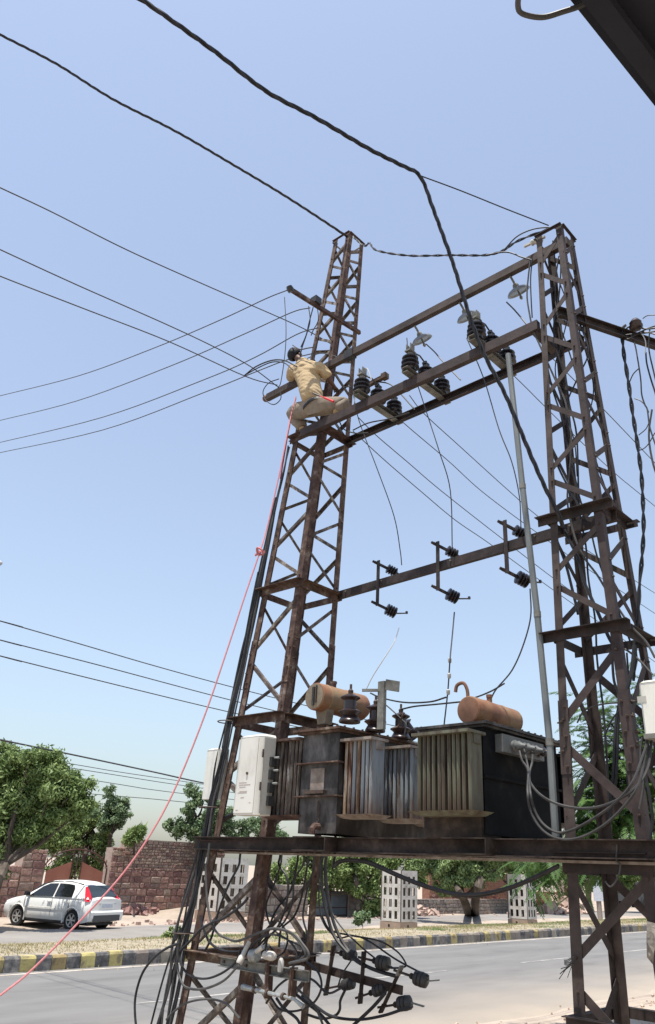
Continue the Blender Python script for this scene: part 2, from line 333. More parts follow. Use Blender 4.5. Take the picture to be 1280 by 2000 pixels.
# painted kerb, every stone its own part
kb = MB(); kb.span((-60,13.53,-.05), (300,13.66,.23)); kerb = kind(kb.build('kerb', 'kerb_grey', origin=(0,0,0)), 'structure')
def kerbmesh(seed):
    r = random.Random(seed); b = MB(); w = .322
    j = lambda a: a+r.uniform(-.006, .006)
    out = [(j(-.085),-.04),(j(-.085),.225),(j(-.05),j(.275)),(.08,j(.28)),(.08,-.04)]
    b.prof((-w/2,0,0), (w/2,0,0), out, Y, Z, [(p[0]+r.uniform(-.008,.008), p[1]+r.uniform(-.006,.006)) for p in out]); return b.mesh('kerb_stone')
kms = [kerbmesh(i) for i in range(5)]
for me in kms: me.materials.append(M['kerb_grey'])
x = -2.25; i = 0
while x < 66:
    o = bpy.data.objects.new('kerb_stone', kms[i % 5]); C.objects.link(o); o.parent = kerb
    o.location = (x, 13.585+random.uniform(-.012,.012), random.uniform(-.012,.006)); o.rotation_euler = (random.uniform(-.05,.03), random.uniform(-.02,.02), random.uniform(-.04,.04))
    fade = min(.8, .22+x/30); k = 'kerb_yellow' if i % 2 == 0 else 'kerb_black'
    if random.random() < fade: k = 'kerb_grey' if i % 2 == 0 or random.random() < .3 else 'kerb_black'
    o.material_slots[0].link = 'OBJECT'; o.material_slots[0].material = M[k]
    x += .335; i += 1

# ------------------------------------------------------------------ lattice towers
SG = {'l':(1,-1), 'f':(-1,-1), 'r':(-1,1), 'b':(1,1)}       # (across, along) signs of the four legs
FACES = [('l','f'),('f','r'),('r','b'),('b','l')]
class Tower:
    def __init__(s, cx, cy, lx, ly, b0, b1, zt, rot=0): s.__dict__.update(locals())
    def corner(s, k, z, out=0.):
        t = z/s.zt; h = s.b0+(s.b1-s.b0)*t+out; su, sr = SG[k]
        v = Matrix.Rotation(R(s.rot), 2) @ Vector((sr*h, su*h))
        return Vector((s.cx+s.lx*t+v.x, s.cy+s.ly*t+v.y, z))
TL = Tower(-.017, 4.93, .540, -.546, .556, .193, 12.636, 1.1)
TR = Tower(0, 0, -.045, .099, .439, .171, 9.57, 0)
def tower(T, name, label, legm, brm, colm, legw, zones, cols, splices, plate, brw):
    base = (T.cx, T.cy, 0); root = thing(name, label, 'tower', base)
    for k in 'lfrb':
        su, sr = SG[k]; rot = Matrix.Rotation(R(T.rot), 3, 'Z'); a = rot @ Vector((-sr,0,0)); c = rot @ Vector((0,-su,0))
        b = MB(); zs = [-.1]+[z for z, w in legw[1:]]+[T.zt]
        for i, (z, w) in enumerate(legw):
            b.lbar(T.corner(k, zs[i]), T.corner(k, zs[i+1]), w, .009, a, c)
        b.build('leg', legm, root)
        for zz0, zz1 in splices:                                # bolted splice plates
            p, q = T.corner(k, zz0, .007), T.corner(k, zz1, .007); sp = MB(); sp.lbar(p, q, legw[0][1]*1.02, .008, a, c)
            o = sp.build('splice_plate', legm, root); bb = MB()
            for i in range(5):
                for d, ax in ((a, c), (c, a)):
                    e = p.lerp(q, (i+.5)/5)+d*(legw[0][1]*(.3 if i % 2 else .68)); bb.lathe(e+ax*.004, -ax, [(.016,0),(.016,.014),(.008,.014),(.008,.034)], 6)
            bb.build('bolt', 'bolt', o)
    nb = MB()
    for fi, (A, B) in enumerate(FACES):
        nrm = (T.corner(A, 3)+T.corner(B, 3))/2-Vector((T.cx+T.lx*3/T.zt, T.cy+T.ly*3/T.zt, 3)); nrm.normalize()
        for z1, z0, nd in zones:
            cur = B
            for j in range(nd):
                za = z1+(z0-z1)*(j+.13)/nd; zb = z1+(z0-z1)*(j+.93)/nd
                nxt = A if cur == B else B
                p, q = T.corner(cur, za, -.004), T.corner(nxt, zb, -.004); d = (q-p).normalized()
                p = p+d*.02; q = q-d*.02; w = brw*(1.25 if (z1+z0)/2 < 4 else 1)
                side = d.cross(nrm).normalized(); b = MB()
                off = -nrm*(.012+.011*(j % 2))
                if plate: b.prof(p+off, q+off, [(-w/2,-.004),(w/2,-.004),(w/2,.004),(-w/2,.004)], side, nrm)
                else: b.lbar(p+off-side*w/2, q+off-side*w/2, w, .006, side, -nrm)
                b.build('brace', brm, root); cur = nxt
                for e in (p+d*.035, q-d*.035): nb.lathe(e+nrm*.006, nrm, [(.013,0),(.013,.012),(.006,.012),(.006,.02)], 6)
    kind(nb.build('bolt', 'bolt', root), 'stuff')
    for z, ext, w in cols:                                      # collars: four angles bolted round the legs
        for fi, (A, B) in enumerate(FACES):
            p, q = T.corner(A, z, .012), T.corner(B, z, .012); d = (q-p).normalized(); nrm = d.cross(Z)
            if nrm.dot((p+q)/2-Vector((T.cx+T.lx*z/T.zt, T.cy+T.ly*z/T.zt, z))) < 0: nrm = -nrm
            e = ext if fi % 2 == 0 else -.006; dz = 0 if fi % 2 == 0 else -.012
            b = MB(); b.lbar(p-d*e+Z*(w/2+dz), q+d*e+Z*(w/2+dz), w, .008, -Z, nrm); b.build('collar_angle', colm, root)
    return root
tower(TL, 'lattice_tower', 'tall rusty lattice tower with mottled grey braces that the man climbs, near the road', 'rust', 'rust_grey', 'rust',
      [(0,.112),(4.62,.106),(8.3,.09)], [(12.5,8.36,10),(8.24,5.76,4),(5.66,3.90,2),(3.80,2.52,2),(2.16,1.14,1),(1.06,.04,1)],
      [(12.60,.0,.028),(8.30,.05,.10),(5.697,.05,.10),(3.84,.05,.11),(2.30,.05,.12),(1.10,.03,.10)], [(4.30,4.98)], False, .048)
for (A, B) in FACES: pass
tower(TR, 'lattice_tower', 'shorter plain brown lattice tower with wide flat braces at the right', 'brown', 'brown', 'brown_dark',
      [(0,.10),(3.30,.082),(5.55,.074)], [(9.5,5.58,8),(5.44,4.30,2),(4.18,2.50,2),(2.26,.55,2)],
      [(9.53,.0,.03),(5.51,.12,.085),(4.24,.12,.09),(2.22,.02,.16),(1.05,.05,.08)], [(2.95,3.62)], True, .060)

# ------------------------------------------------------------------ cross beams between the towers
def beam(name, label, mb, m, group='cross beams between the two towers'): return tag(mb.build(name, m), label, 'beam', group)
b = MB(); b.prof((-.01,-.06,9.425), (-.01,5.62,9.425), [(-.04,-.058),(.04,-.058),(.04,.058),(-.04,.058)], X, Z)
o = beam('cross_beam', 'topmost brown cross beam carrying three grey disc insulators', b, 'brown')
q = MB(); q.lathe((-.01,5.62,9.425), Y, [(.05,0),(.06,.02),(.06,.07),(.03,.10)], 8); q.build('end_bolt', 'cap_rust', o)
q = MB(); q.prof((-.01,3.60,9.425), (-.01,3.78,9.425), [(-.055,-.075),(.055,-.075),(.055,.075),(-.055,.075)], X, Z); q.build('clamp_band', 'box_black', o)
b = MB(); b.prof((-.215,.34,8.16), (-.215,4.45,8.16), [(-.04,-.068),(.04,-.068),(.04,.068),(-.04,.068)], X, Z)
o = beam('cross_beam', 'brown box beam passing in front of the black switch insulators', b, 'brown')
for u in (1.1, 2.35, 3.1): q = MB(); q.prof((-.215,u,8.16), (-.215,u+.06,8.16), [(-.043,-.071),(.043,-.071),(.043,.071),(-.043,.071)], X, Z); q.build('weld_plate', 'brown', o)
b = MB(); b.cbar((.335,.02,8.11), TL.corner('r', 8.34)+Vector((-.02,.03,0)), .12, .06, .010, Z, Vector((-.997,.077,0)))
beam('cross_beam', 'dark channel beam behind the black switch insulators', b, 'brown_dark')
b = MB(); b.bar((-.215,.40,8.13), (.34,.40,8.11), .09, .09); tag(b.build('spacer_bar', 'brown'), 'short brown tie bar joining two upper beams beside the right tower', 'tie bar')
MA, MBp = Vector((-.118,-.30,5.48)), TL.corner('r', 5.735)+Vector((-.02,.03,0))
b = MB(); b.cbar(MA, MBp, .115, .06, .010, Z, Vector((.99,-.155,0)))
o = beam('cross_beam', 'dark middle beam holding three fuse straps below the switch deck', b, 'brown_dark')
bolts = MB()
for u in (.12, .22, .5, .78, .95): bolts.lathe(MA.lerp(MBp, u)+Vector((-.004,0,.02)), -X, [(.012,0),(.012,.012)], 6)
bolts.build('bolt', 'galv_dirty', o)
for yx, lab, r in ((-.52,'front platform channel under the two transformers',-1),(.52,'rear platform channel behind the transformers',1)):
    b = MB(); b.cbar((yx,-.75,2.325), (yx,5.52,2.325), .15, .075, .010, Z, X*r)
    beam('platform_beam', lab, b, 'beam', 'beams carrying the transformers')
b = MB(); b.bar((-.47,-.55,2.225), (-.47,4.95,2.225), .05, .022); beam('platform_beam', 'thin lower bar along the underside of the front platform channel', b, 'header', 'beams carrying the transformers')
for u, lab, x0 in ((1.02,'dark cross channel sticking out under the right transformer',-.70),(3.0,'dark cross channel sticking out under the left transformer',-.74)):
    b = MB(); b.cbar((x0,u,2.33), (.75,u,2.33), .145, .5, .012, Z, Y); beam('platform_beam', lab, b, 'beam', 'beams carrying the transformers')

# ------------------------------------------------------------------ insulators on the switch deck
SHED = [(.045,0),(.075,.0),(.085,.03),(.125,.045),(.128,.06),(.09,.085),(.088,.10),(.122,.115),(.125,.13),(.085,.155),(.082,.17),(.112,.185),(.115,.20),(.075,.235),(.05,.25)]
def switch_set(u, label, x0):
    root = thing('isolator_switch', label, 'switch', (x0,u,8.28), 'isolator switches between the upper beams')
    z0 = 8.258
    b = MB(); b.cbar((x0-.36,u,z0+.04), (x0+.66,u,z0+.04), .085, .10, .008, Z, -Y); b.build('base_channel', 'galv_dirty', root)
    for i, dx in enumerate((-.24,.12,.50)):
        q = MB(); zz = z0+.085 if i != 1 else z0+.085
        q.lathe((x0+dx,u-.05,zz), Z, SHED, 16); o = q.build('post_insulator', 'porcelain', root)
        c = MB(); c.lathe((x0+dx,u-.05,zz+.25), Z, [(.05,0),(.05,.03),(.035,.03),(.035,.06)], 8)
        if i == 0:
            for k in (-1, 1):
                for e in (-.035, 0, .035): c.box((x0+dx+e,u-.05+k*.035,zz+.36), (.018,.014,.14))
            c.box((x0+dx,u-.05,zz+.31), (.13,.10,.02))
        else: c.box((x0+dx,u-.05,zz+.31), (.10,.06,.03)); c.lathe((x0+dx,u-.05,zz+.32), Z, [(.02,0),(.02,.04)], 6)
        c.build('contact', 'galv_dirty' if i == 0 else 'box_black', o)
    a = MB(); a.tube([(x0-.2,u-.05,z0+.42),(x0-.02,u-.05,z0+.46),(x0+.12,u-.05,z0+.40)], .012, 5); a.build('contact_arm', 'wire', root)
    return root
switch_set(3.22, 'black isolator switch nearest the man, at the left end of the deck', -.03)
switch_set(2.33, 'middle black isolator switch under the left disc insulator', -.03)
switch_set(1.24, 'black isolator switch with the galvanised rod hanging from it, by the right tower', -.03)
def disc(u, label):
    p = Vector((.06,u,9.34)); root = thing('disc_insulator', label, 'insulator', p, 'grey disc insulators hanging from the top beam')
    d = Vector((.50,-.12,-.84)).normalized()
    b = MB(); b.bar(p+Vector((-.06,0,.02)), p+d*.07, .022, .022); b.lathe(p+d*.06, d, [(.02,0),(.036,.015),(.046,.05),(.048,.075)], 12); b.build('cap', 'galv_dirty', root)
    b = MB(); b.lathe(p+d*.125, d, [(.05,0),(.085,.006),(.130,.028),(.156,.058),(.160,.072),(.148,.074),(.12,.056),(.09,.064),(.05,.06)], 24); b.build('disc', 'disc', root)
    b = MB(); b.tube([p+d*.18,p+d*.26], .013, 6); b.box(p+d*.27, (.04,.025,.045)); b.build('clamp', 'galv_dirty', root)
disc(2.42, 'grey disc insulator at the left, above the middle switch')
disc(1.62, 'middle grey disc insulator of the three on the top beam')
disc(.80, 'grey disc insulator nearest the right tower')
def fuse_set(px, u, zc, label):
    root = thing('dropout_fuse', label, 'fuse', (px,u,zc), 'fuse sets on straps of the middle beam')
    b = MB(); b.box((px-.022,u,zc), (.012,.05,.66)); b.build('strap', 'brown_dark', root)
    for z, s in ((zc+.29,.80),(zc-.30,.95)):
        p = Vector((px,u+.02,z)); d = Vector((.80,-.44,-.30)).normalized()
        a = MB(); a.bar(p-d*.06, p+d*.16, .03, .03); a.lathe(p-d*.06, -d, [(.018,0),(.018,.03)], 6); a.build('bracket', 'brown_dark', root)
        q = MB(); pr = []
        for i in range(4): pr += [(.055*s,.0+.038*i),(.085*s,.008+.038*i),(.085*s,.022+.038*i),(.058*s,.031+.038*i)]
        q.lathe(p+d*.14, d, [(.03,0)]+pr+[(.03,.155)], 14); q.build('insulator', 'porcelain', root)
        if s > .9: t = MB(); t.bar(p+d*.29, p+d*.31+Vector((.12,-.07,.03)), .026, .012); t.box(p+d*.31+Vector((.12,-.07,.04)), (.025,.025,.035)); t.build('terminal', 'wire', root)
        else: t = MB(); t.bar(p+d*.29, p+d*.34, .022, .018); t.build('terminal', 'wire', root)
fuse_set(.435, 3.351, 5.67, 'left fuse strap, nearest the tall tower, its lower terminal bare')
fuse_set(.257, 2.205, 5.605, 'middle fuse strap on the middle beam with a wire hanging below')
fuse_set(.088, 1.112, 5.54, 'right fuse strap behind the galvanised rod')
pp = [(-0.4,0.674,7.778),(-0.4,0.592,5.963),(-0.4,0.515,4.489),(-0.4,0.476,3.238),(-0.4,0.479,2.427)]
b = MB(); b.tube(pp, .033, 10); o = tag(b.build('operating_rod', 'galv'), 'long grey galvanised rod running from the right switch down to the platform', 'rod')
q = MB()
for i in (1, 2, 3): q.tube([V3(pp[i])+Z*.03, V3(pp[i])-Z*.03], .037, 10)
q.build('coupling', 'galv_dirty', o)
# ------------------------------------------------------------------ cross arms
a0, a1 = (-1.05,4.047,10.232), (0.62,4.096,10.447)
a0, a1 = Vector(a0), Vector(a1)
b = MB(); b.bar(a0, a1, .05, .065)
o = tag(b.build('cross_arm', 'rust'), 'rusty upper cross arm reaching left from the tall tower towards the wires', 'cross arm')
q = MB(); q.lathe(a0-Vector((.01,0,0)), Vector((-.6,0,.8)), [(.045,-.05),(.058,0),(.045,.05)], 8); q.build('end_clamp', 'porcelain', o)
q = MB(); e = a0.lerp(a1, .34); q.box(e+Z*.08, (.13,.13,.12)); q.build('clamp', 'box_black', o)
s0 = TR.corner('r', 8.19); s1 = s0+Vector((.89,-.46,-.03))*2.1
b = MB(); b.cbar(s0-Vector((.89,-.46,-.03))*.45, s1, .13, .06, .01, Z, Vector((-.46,-.89,0)).normalized())
o = tag(b.build('cross_arm', 'brown_dark'), 'dark cross arm reaching right from the shorter tower to the tangled wires', 'cross arm')
q = MB(); e = s0+Vector((.89,-.46,0))*.42; q.bar(e, e+Vector((.25,-.02,.26)), .03, .03); q.build('brace_stub', 'brown_dark', o)
e = (0.55,-0.55,8.214)
b = MB(); b.lathe(V3(e)-Z*.07, Z, [(.07,0),(.085,.03),(.06,.05),(.075,.08),(.05,.12),(.03,.14)], 10); tag(b.build('pin_insulator', 'porcelain_brown'), 'brown pin insulator standing on the right cross arm', 'insulator')
# strut seen behind the left switch
b = MB(); s = (0.1,3.693,8.76), (0.1,3.054,8.792); b.bar(s[0], s[1], .06, .06); b.box(s[1], (.09,.09,.09)); tag(b.build('switch_lever', 'rust'), 'short rusty lever with a square end beside the left switch', 'lever')

# ------------------------------------------------------------------ transformers
for k_, c_, lo_, hi_ in (('fin',(.105,.055,.032),-.42,-.02),('fin_green',(.060,.036,.024),-.42,.05),('fin_oily',(.030,.020,.015),-.45,.05)): blend(M[k_], c_, 2, lo_, hi_, 6, .5)      # rust and oil gathered towards the foot of the fins
def fin_bank(root, x0, x1, ys, z0, z1, m, lowtray=True, hm='header'):
    bank = None
    t = MB(); ya, yb = min(ys)-.045, max(ys)+.045
    t.span((x0-.055,ya,z1), (x1+.02,yb,z1+.028)); t.span((x0+.06,ya+.01,z1-.09), (x1-.05,yb-.01,z1-.002))
    t.build('radiator_header', hm, root)
    t = MB(); t.add([(x0-.07,ya-.05,z0-.012),(x1+.04,ya-.05,z0-.012),(x1+.04,yb+.05,z0-.012),(x0-.07,yb+.05,z0-.012),(x0+.03,ya+.02,z0-.05),(x1,ya+.02,z0-.05),(x1,yb-.02,z0-.05),(x0+.03,yb-.02,z0-.05)],
          [(0,3,2,1),(4,5,6,7),(0,1,5,4),(1,2,6,5),(2,3,7,6),(3,0,4,7)]); t.build('radiator_tray', hm, root)
    rr = random.Random(len(ys)*7+int(x0*50))
    xm = (x0+x1)/2; hx = (x1-x0)/2
    for y in ys:
        b = MB(); w = .019; j = rr.uniform(-.006,.006)
        for a in range(2):                                    # each fin is a hollow pressed panel: two welded rounded halves
            pass
        b.prof((0,0,z0-.01), (0,0,z1), [(-hx,-.004),(-hx+.018,-w),(hx-.018,-w),(hx,-.004),(hx,.004),(hx-.018,w),(-hx+.018,w),(-hx,.004)], X, Y)
        o = b.build('fin', 'fin_rust' if m == 'fin' and x0 < -.5 and len(root.children) % 7 in (1,2,4) else m, root, origin=(0,0,0)); 
        o.data.transform(Matrix.Translation((0,0,-(z0+z1)/2))); LOC[o.name] = Vector((xm,y+j,(z0+z1)/2)); o.location = LOC[o.name]-LOC[root.name]
        o.rotation_euler = (0, rr.uniform(-.004,.004), rr.uniform(-.05,.05))
def bushing(root, p, s=1., axis=Z, m='porcelain_brown', tip=True):
    p = V3(p); b = MB()
    b.lathe(p, axis, [(.13*s,0),(.135*s,.02*s),(.105*s,.075*s),(.095*s,.08*s),(.11*s,.10*s),(.145*s,.125*s),(.146*s,.135*s),(.08*s,.165*s),(.078*s,.27*s),(.125*s,.30*s),(.125*s,.312*s),(.06*s,.345*s),(.03*s,.36*s)], 18)
    o = b.build('bushing', m, root)
    if tip: q = MB(); q.lathe(p+V3(axis)*.36*s, axis, [(.026,0),(.03,.03),(.014,.05),(.014,.10)], 8); q.build('terminal_stud', 'bolt', o)
    return o
# right transformer
TRF = thing('transformer', 'dark green-black transformer with olive fins and a rusty drum on top, beside the shorter tower', 'transformer', (.1,1.42,2.42), 'transformers on the platform')
b = MB(); b.span((-.60,1.08,2.43), (.86,1.78,3.42)); b.span((-.62,1.055,2.93), (.88,1.80,2.955)); tank = b.build('tank', 'tank_dark', TRF)
b = MB(); b.span((-.66,1.0,3.422), (.95,1.86,3.448)); b.span((-.63,1.03,3.398), (.90,1.83,3.42)); lid = b.build('lid', 'tank', TRF)
b = MB()
for k in range(12): b.lathe((-.6+.13*k,1.02,3.449), Z, [(.014,0),(.014,.014)], 6)
b.build('bolt', 'bolt', lid)
b = MB(); b.span((-.64,1.10,2.40), (-.30,1.76,2.60)); b.build('skid_channel', 'beam', TRF)
fin_bank(TRF, -.87, -.64, [1.075+.0585*i for i in range(11)], 2.63, 3.31, 'fin_green', hm='fin_green')
fin_bank(TRF, .92, 1.12, [1.08+.06*i for i in range(11)], 2.63, 3.30, 'tank_dark', hm='tank')
b = MB(); b.lathe((-.36,1.40,3.635), X, [(.13,-.004),(.138,0),(.142,.01),(.142,.26),(.147,.265),(.147,.275),(.142,.28),(.142,.58),(.147,.585),(.147,.595),(.142,.60),(.142,.85),(.10,.90),(.03,.915)], 26); cons = b.build('conservator', 'conservator', TRF)
b = MB(); b.lathe((-.365,1.40,3.635), -X, [(.118,0),(.128,.003),(.05,.014),(.01,.016)], 22); b.build('end_cap', 'cap_rust', cons)
b = MB(); b.span((-.15,1.34,3.45), (-.09,1.46,3.52)); b.span((.28,1.34,3.45), (.34,1.46,3.52)); b.build('conservator_bracket', 'tank', TRF)
b = MB(); b.tube(smoothpts([(-.30,1.44,3.75),(-.30,1.45,3.86),(-.31,1.49,3.93),(-.33,1.555,3.91),(-.335,1.575,3.84)]), .019, 8); b.build('vent_pipe', 'cap_rust', TRF)
b = MB(); b.lathe((.05,1.40,3.77), Z, [(.03,0),(.03,.06),(.035,.06),(.035,.09)], 8); b.build('filler_plug', 'conservator', cons)
b = MB(); b.span((-.38,.99,3.19), (.42,1.08,3.36)); lv = b.build('terminal_box', 'terminal', TRF)
LVX = [-.20, -.02, .14, .30]
for i, x in enumerate(LVX):
    q = MB(); q.lathe((x,.99,3.27), Vector((0,-1,-.12)), [(.045,0),(.055,.03),(.04,.045),(.05,.07),(.04,.085),(.028,.11),(.02,.15)], 12); q.build('low_voltage_bushing', 'terminal' if i < 3 else 'porcelain', TRF)
# left transformer
TLF = thing('transformer', 'long grey transformer with blue-grey and rusty fins and a tan drum, beside the cream box', 'transformer', (.3,3.15,2.42), 'transformers on the platform')
b = MB(); b.span((-.72,2.87,2.43), (1.30,3.44,3.50)); b.build('tank', 'tank', TLF)
for z in (2.80, 3.15):
    b = MB(); b.span((-.775,2.83,z), (1.32,3.49,z+.014)); b.build('stiffener', 'rust', TLF)
b = MB(); b.span((-.80,2.80,3.502), (1.36,3.55,3.526)); b.span((-.76,2.84,3.476), (1.33,3.50,3.50)); lid = b.build('lid', 'rust', TLF)
b = MB()
for k in range(5): b.lathe((-.78,2.86+.15*k,3.527), Z, [(.014,0),(.014,.016)], 6)
for k in range(14): b.lathe((-.7+.15*k,2.82,3.527), Z, [(.014,0),(.014,.016)], 6)
b.build('bolt', 'bolt', lid)
b = MB(); b.span((-.732,3.07,2.87), (-.722,3.28,3.10)); b.build('rating_plate', 'tank', TLF).data.materials[0] = M['header']
b = MB(); b.span((-.79,3.02,2.83), (-.735,3.32,2.865)); b.build('plate_shelf', 'bolt', TLF)
b = MB(); b.tube([(-.72,3.12,2.50),(-.79,3.12,2.50),(-.82,3.12,2.47),(-.82,3.12,2.42)], .035, 8); b.build('drain_valve', 'rust', TLF)
for k in range(6):
    q = MB(); c = Vector((-.735,3.13+.006*(k % 2),2.56+.036*k)); P = [c+Vector((.004*math.cos(t) if k % 2 else 0,.012*math.cos(t),.022*math.sin(t))) for t in [i*math.pi/4 for i in range(9)]]
    q.tube(P, .005, 4, cap=False); q.build('chain_link', 'bolt', TLF)
fin_bank(TLF, -.66, -.44, [2.83-.062*i for i in range(7)], 2.63, 3.37, 'fin', hm='header')
fin_bank(TLF, .02, .24, [2.83-.062*i for i in range(7)], 2.63, 3.37, 'fin', hm='header')
fin_bank(TLF, .66, .88, [2.83-.062*i for i in range(7)], 2.63, 3.37, 'fin', hm='header')
fin_bank(TLF, -.72, -.48, [3.50+.062*i for i in range(8)], 2.63, 3.43, 'fin_oily', hm='rust')
c0, c1 = Vector((-0.724,3.3,3.914)), Vector((0.083,3.3,3.912)); cd = X
b = MB(); Lc = (c1-c0).x; b.lathe(c0, X, [(.148,-.004),(.156,0),(.16,.012),(.16,.14),(.165,.145),(.165,.16),(.16,.165),(.16,Lc*.6),(.165,Lc*.6+.005),(.165,Lc*.6+.015),(.16,Lc*.6+.02),(.16,Lc),(.12,Lc+.06),(.04,Lc+.075)], 28); cons = b.build('conservator', 'conservator', TLF)
b = MB(); b.lathe(c0-X*.005, -X, [(.140,0),(.146,.004),(.10,.008),(.01,.010)], 24); cap = b.build('end_cap', 'cap_tan', cons)
b = MB(); b.box(c0+Vector((-.022,.0,.0)), (.02,.035,.21)); b.box(c0+Vector((-.022,-.045,.02)), (.012,.014,.2)); b.build('oil_gauge', 'tank', cap)
b = MB(); b.lathe(c0+Vector((Lc*.38,0,.15)), Z, [(.035,0),(.035,.05),(.042,.05),(.042,.08)], 8); b.build('filler_plug', 'rust', cons)
b = MB(); b.add([tuple(c0+Vector((.12,-.10,-.10))),tuple(c0+Vector((.12,.10,-.10))),tuple(c0+Vector((.12,.05,-.30))),tuple(c0+Vector((.12,-.07,-.30))),
               tuple(c0+Vector((.24,-.10,-.10))),tuple(c0+Vector((.24,.10,-.10))),tuple(c0+Vector((.24,.05,-.30))),tuple(c0+Vector((.24,-.07,-.30)))], [(0,1,2,3),(7,6,5,4),(0,4,5,1),(1,5,6,2),(2,6,7,3),(3,7,4,0)])
b.build('conservator_bracket', 'cap_tan', TLF)
BU = [(-0.853,2.61,3.53), (-0.255,2.756,3.53), (0.295,2.821,3.53)]
for p in BU: bushing(TLF, p, .88)
q = Vector((0.958,3.158,3.53)); bushing(TLF, q+Vector((0,-.05,.12)), .75, Vector((-.35,.25,.55)).normalized(), tip=False)
bushing(TLF, q+Vector((.25,-.10,.10)), .7, Vector((-.5,.3,.4)).normalized(), tip=False)
v0 = Vector((-0.354,2.58,3.53)); b = MB(); b.span(v0+Vector((-.025,-.045,0)), v0+Vector((.025,.045,.54))); b.bar(v0+Vector((0,-.05,.50)), v0+Vector((.14,-.14,.49)), .02, .12); b.bar(v0+Vector((-.01,.02,.44)), v0+Vector((-.12,.20,.44)), .03, .03)
b.build('relief_vent', 'galv_dirty', TLF)
b = MB(); b.tube(smoothpts([v0+Vector((.1,-.08,.02)),v0+Vector((.14,-.14,.05)),v0+Vector((.10,-.22,.14)),v0+Vector((.1,-.25,.18))]), .012, 5); b.build('arcing_horn', 'bolt', TLF)

# ------------------------------------------------------------------ boxes on the towers
mb0 = Vector((-0.98,4.058,2.609))
def metre_box(loc, label, w, h, d, detail=True):
    root = thing('meter_box', label, 'meter box', loc); l = V3(loc)
    P = lambda x, y, z: l+Vector((x, y, z))
    b = MB(); r = .035
    b.prof(P(0,0,0), P(0,0,h), [(0,-w/2),(0,w/2),(-d*.7,w/2),(-d,w/2-r),(-d,-w/2+r),(-d*.7,-w/2)], X, Y); b.build('case', 'white_box', root)
    b = MB(); b.prof(P(0,0,h+.002), P(0,0,h+.03), [(.002,-w/2-.002),(.002,w/2+.002),(-d*.7,w/2+.002),(-d-.004,w/2-r),(-d-.004,-w/2+r),(-d*.7,-w/2-.002)], X, Y, [(.002,-w/2+.02),(.002,w/2-.02),(-d*.7+.02,w/2-.02),(-d+.06,w/2-.06),(-d+.06,-w/2+.06),(-d*.7+.02,-w/2+.02)]); b.build('cover', 'white_box', root)
    if detail:
        b = MB(); b.span(P(-d-.012,-w/2+.045,.02), P(-d-.002,w/2-.04,h-.02)); dr = b.build('door', 'white_box', root)
        q = MB(); q.lathe(P(-d-.013,-.02,h*.52), -X, [(.016,0),(.016,.012)], 8); q.build('lock', 'bolt', dr)
        q = MB()
        for z, y0, y1 in ((.36,-.02,.11),(.335,-.09,.11),(.31,-.01,.1),(.26,-.04,.09),(.245,-.04,.12),(.19,.0,.06),(.05,.09,.13),(.13,-.12,-.09)): q.span(P(-d-.014,y0,h*z/.9), P(-d-.0125,y1,h*z/.9+.007))
        q.build('print', 'print', dr)
        b = MB(); b.span(P(-d*.85,-w/2-.004,.015), P(-.01,-w/2-.014,h-.015)); sp = b.build('side_panel', 'box_grey', root)
        for z in (h*.30, h*.72): q = MB(); q.span(P(-d*.92,-w/2-.02,z), P(-d*.86,-w/2-.002,z+.09)); q.build('hinge', 'bolt', root)
        for i in range(4):
            z = h*(.12+.165*i); q = MB(); q.span(P(-d*.42,-w/2-.055,z), P(-.02,-w/2-.015,z+.105)); u = q.build('cable_gland', 'box_black', root)
            if i: s = MB(); s.tube([P(-d*.2,-w/2-.05,z+.10),P(-d*.2+.01,-w/2-.12,z+.10)], .014, 6); s.build('cable_stub', 'tape', u)
    return root
metre_box(mb0+Vector((.2,0,0)), 'large cream meter box with a printed door and black side glands, beside the grey transformer', .42, .86, .22)
l2 = Vector((-0.3,5.446,2.857)); metre_box(l2, 'smaller cream box half hidden behind the left leg of the tall tower', .30, .62, .16, False)
l3 = Vector((-0.62,-0.6,3.207)); root = metre_box(l3+Vector((.2,-.03,0)), 'white meter box with a small window on the shorter tower at the right edge', .26, .42, .2, False)
b = MB(); b.span(l3+Vector((-.003,.03,.255)), l3+Vector((.006,.105,.31))); b.build('window', 'box_grey', root)
b = MB(); b.span(l3+Vector((.0,-.15,-.04)), l3+Vector((.2,.09,.0))); b.build('lower_case', 'galv_dirty', root)

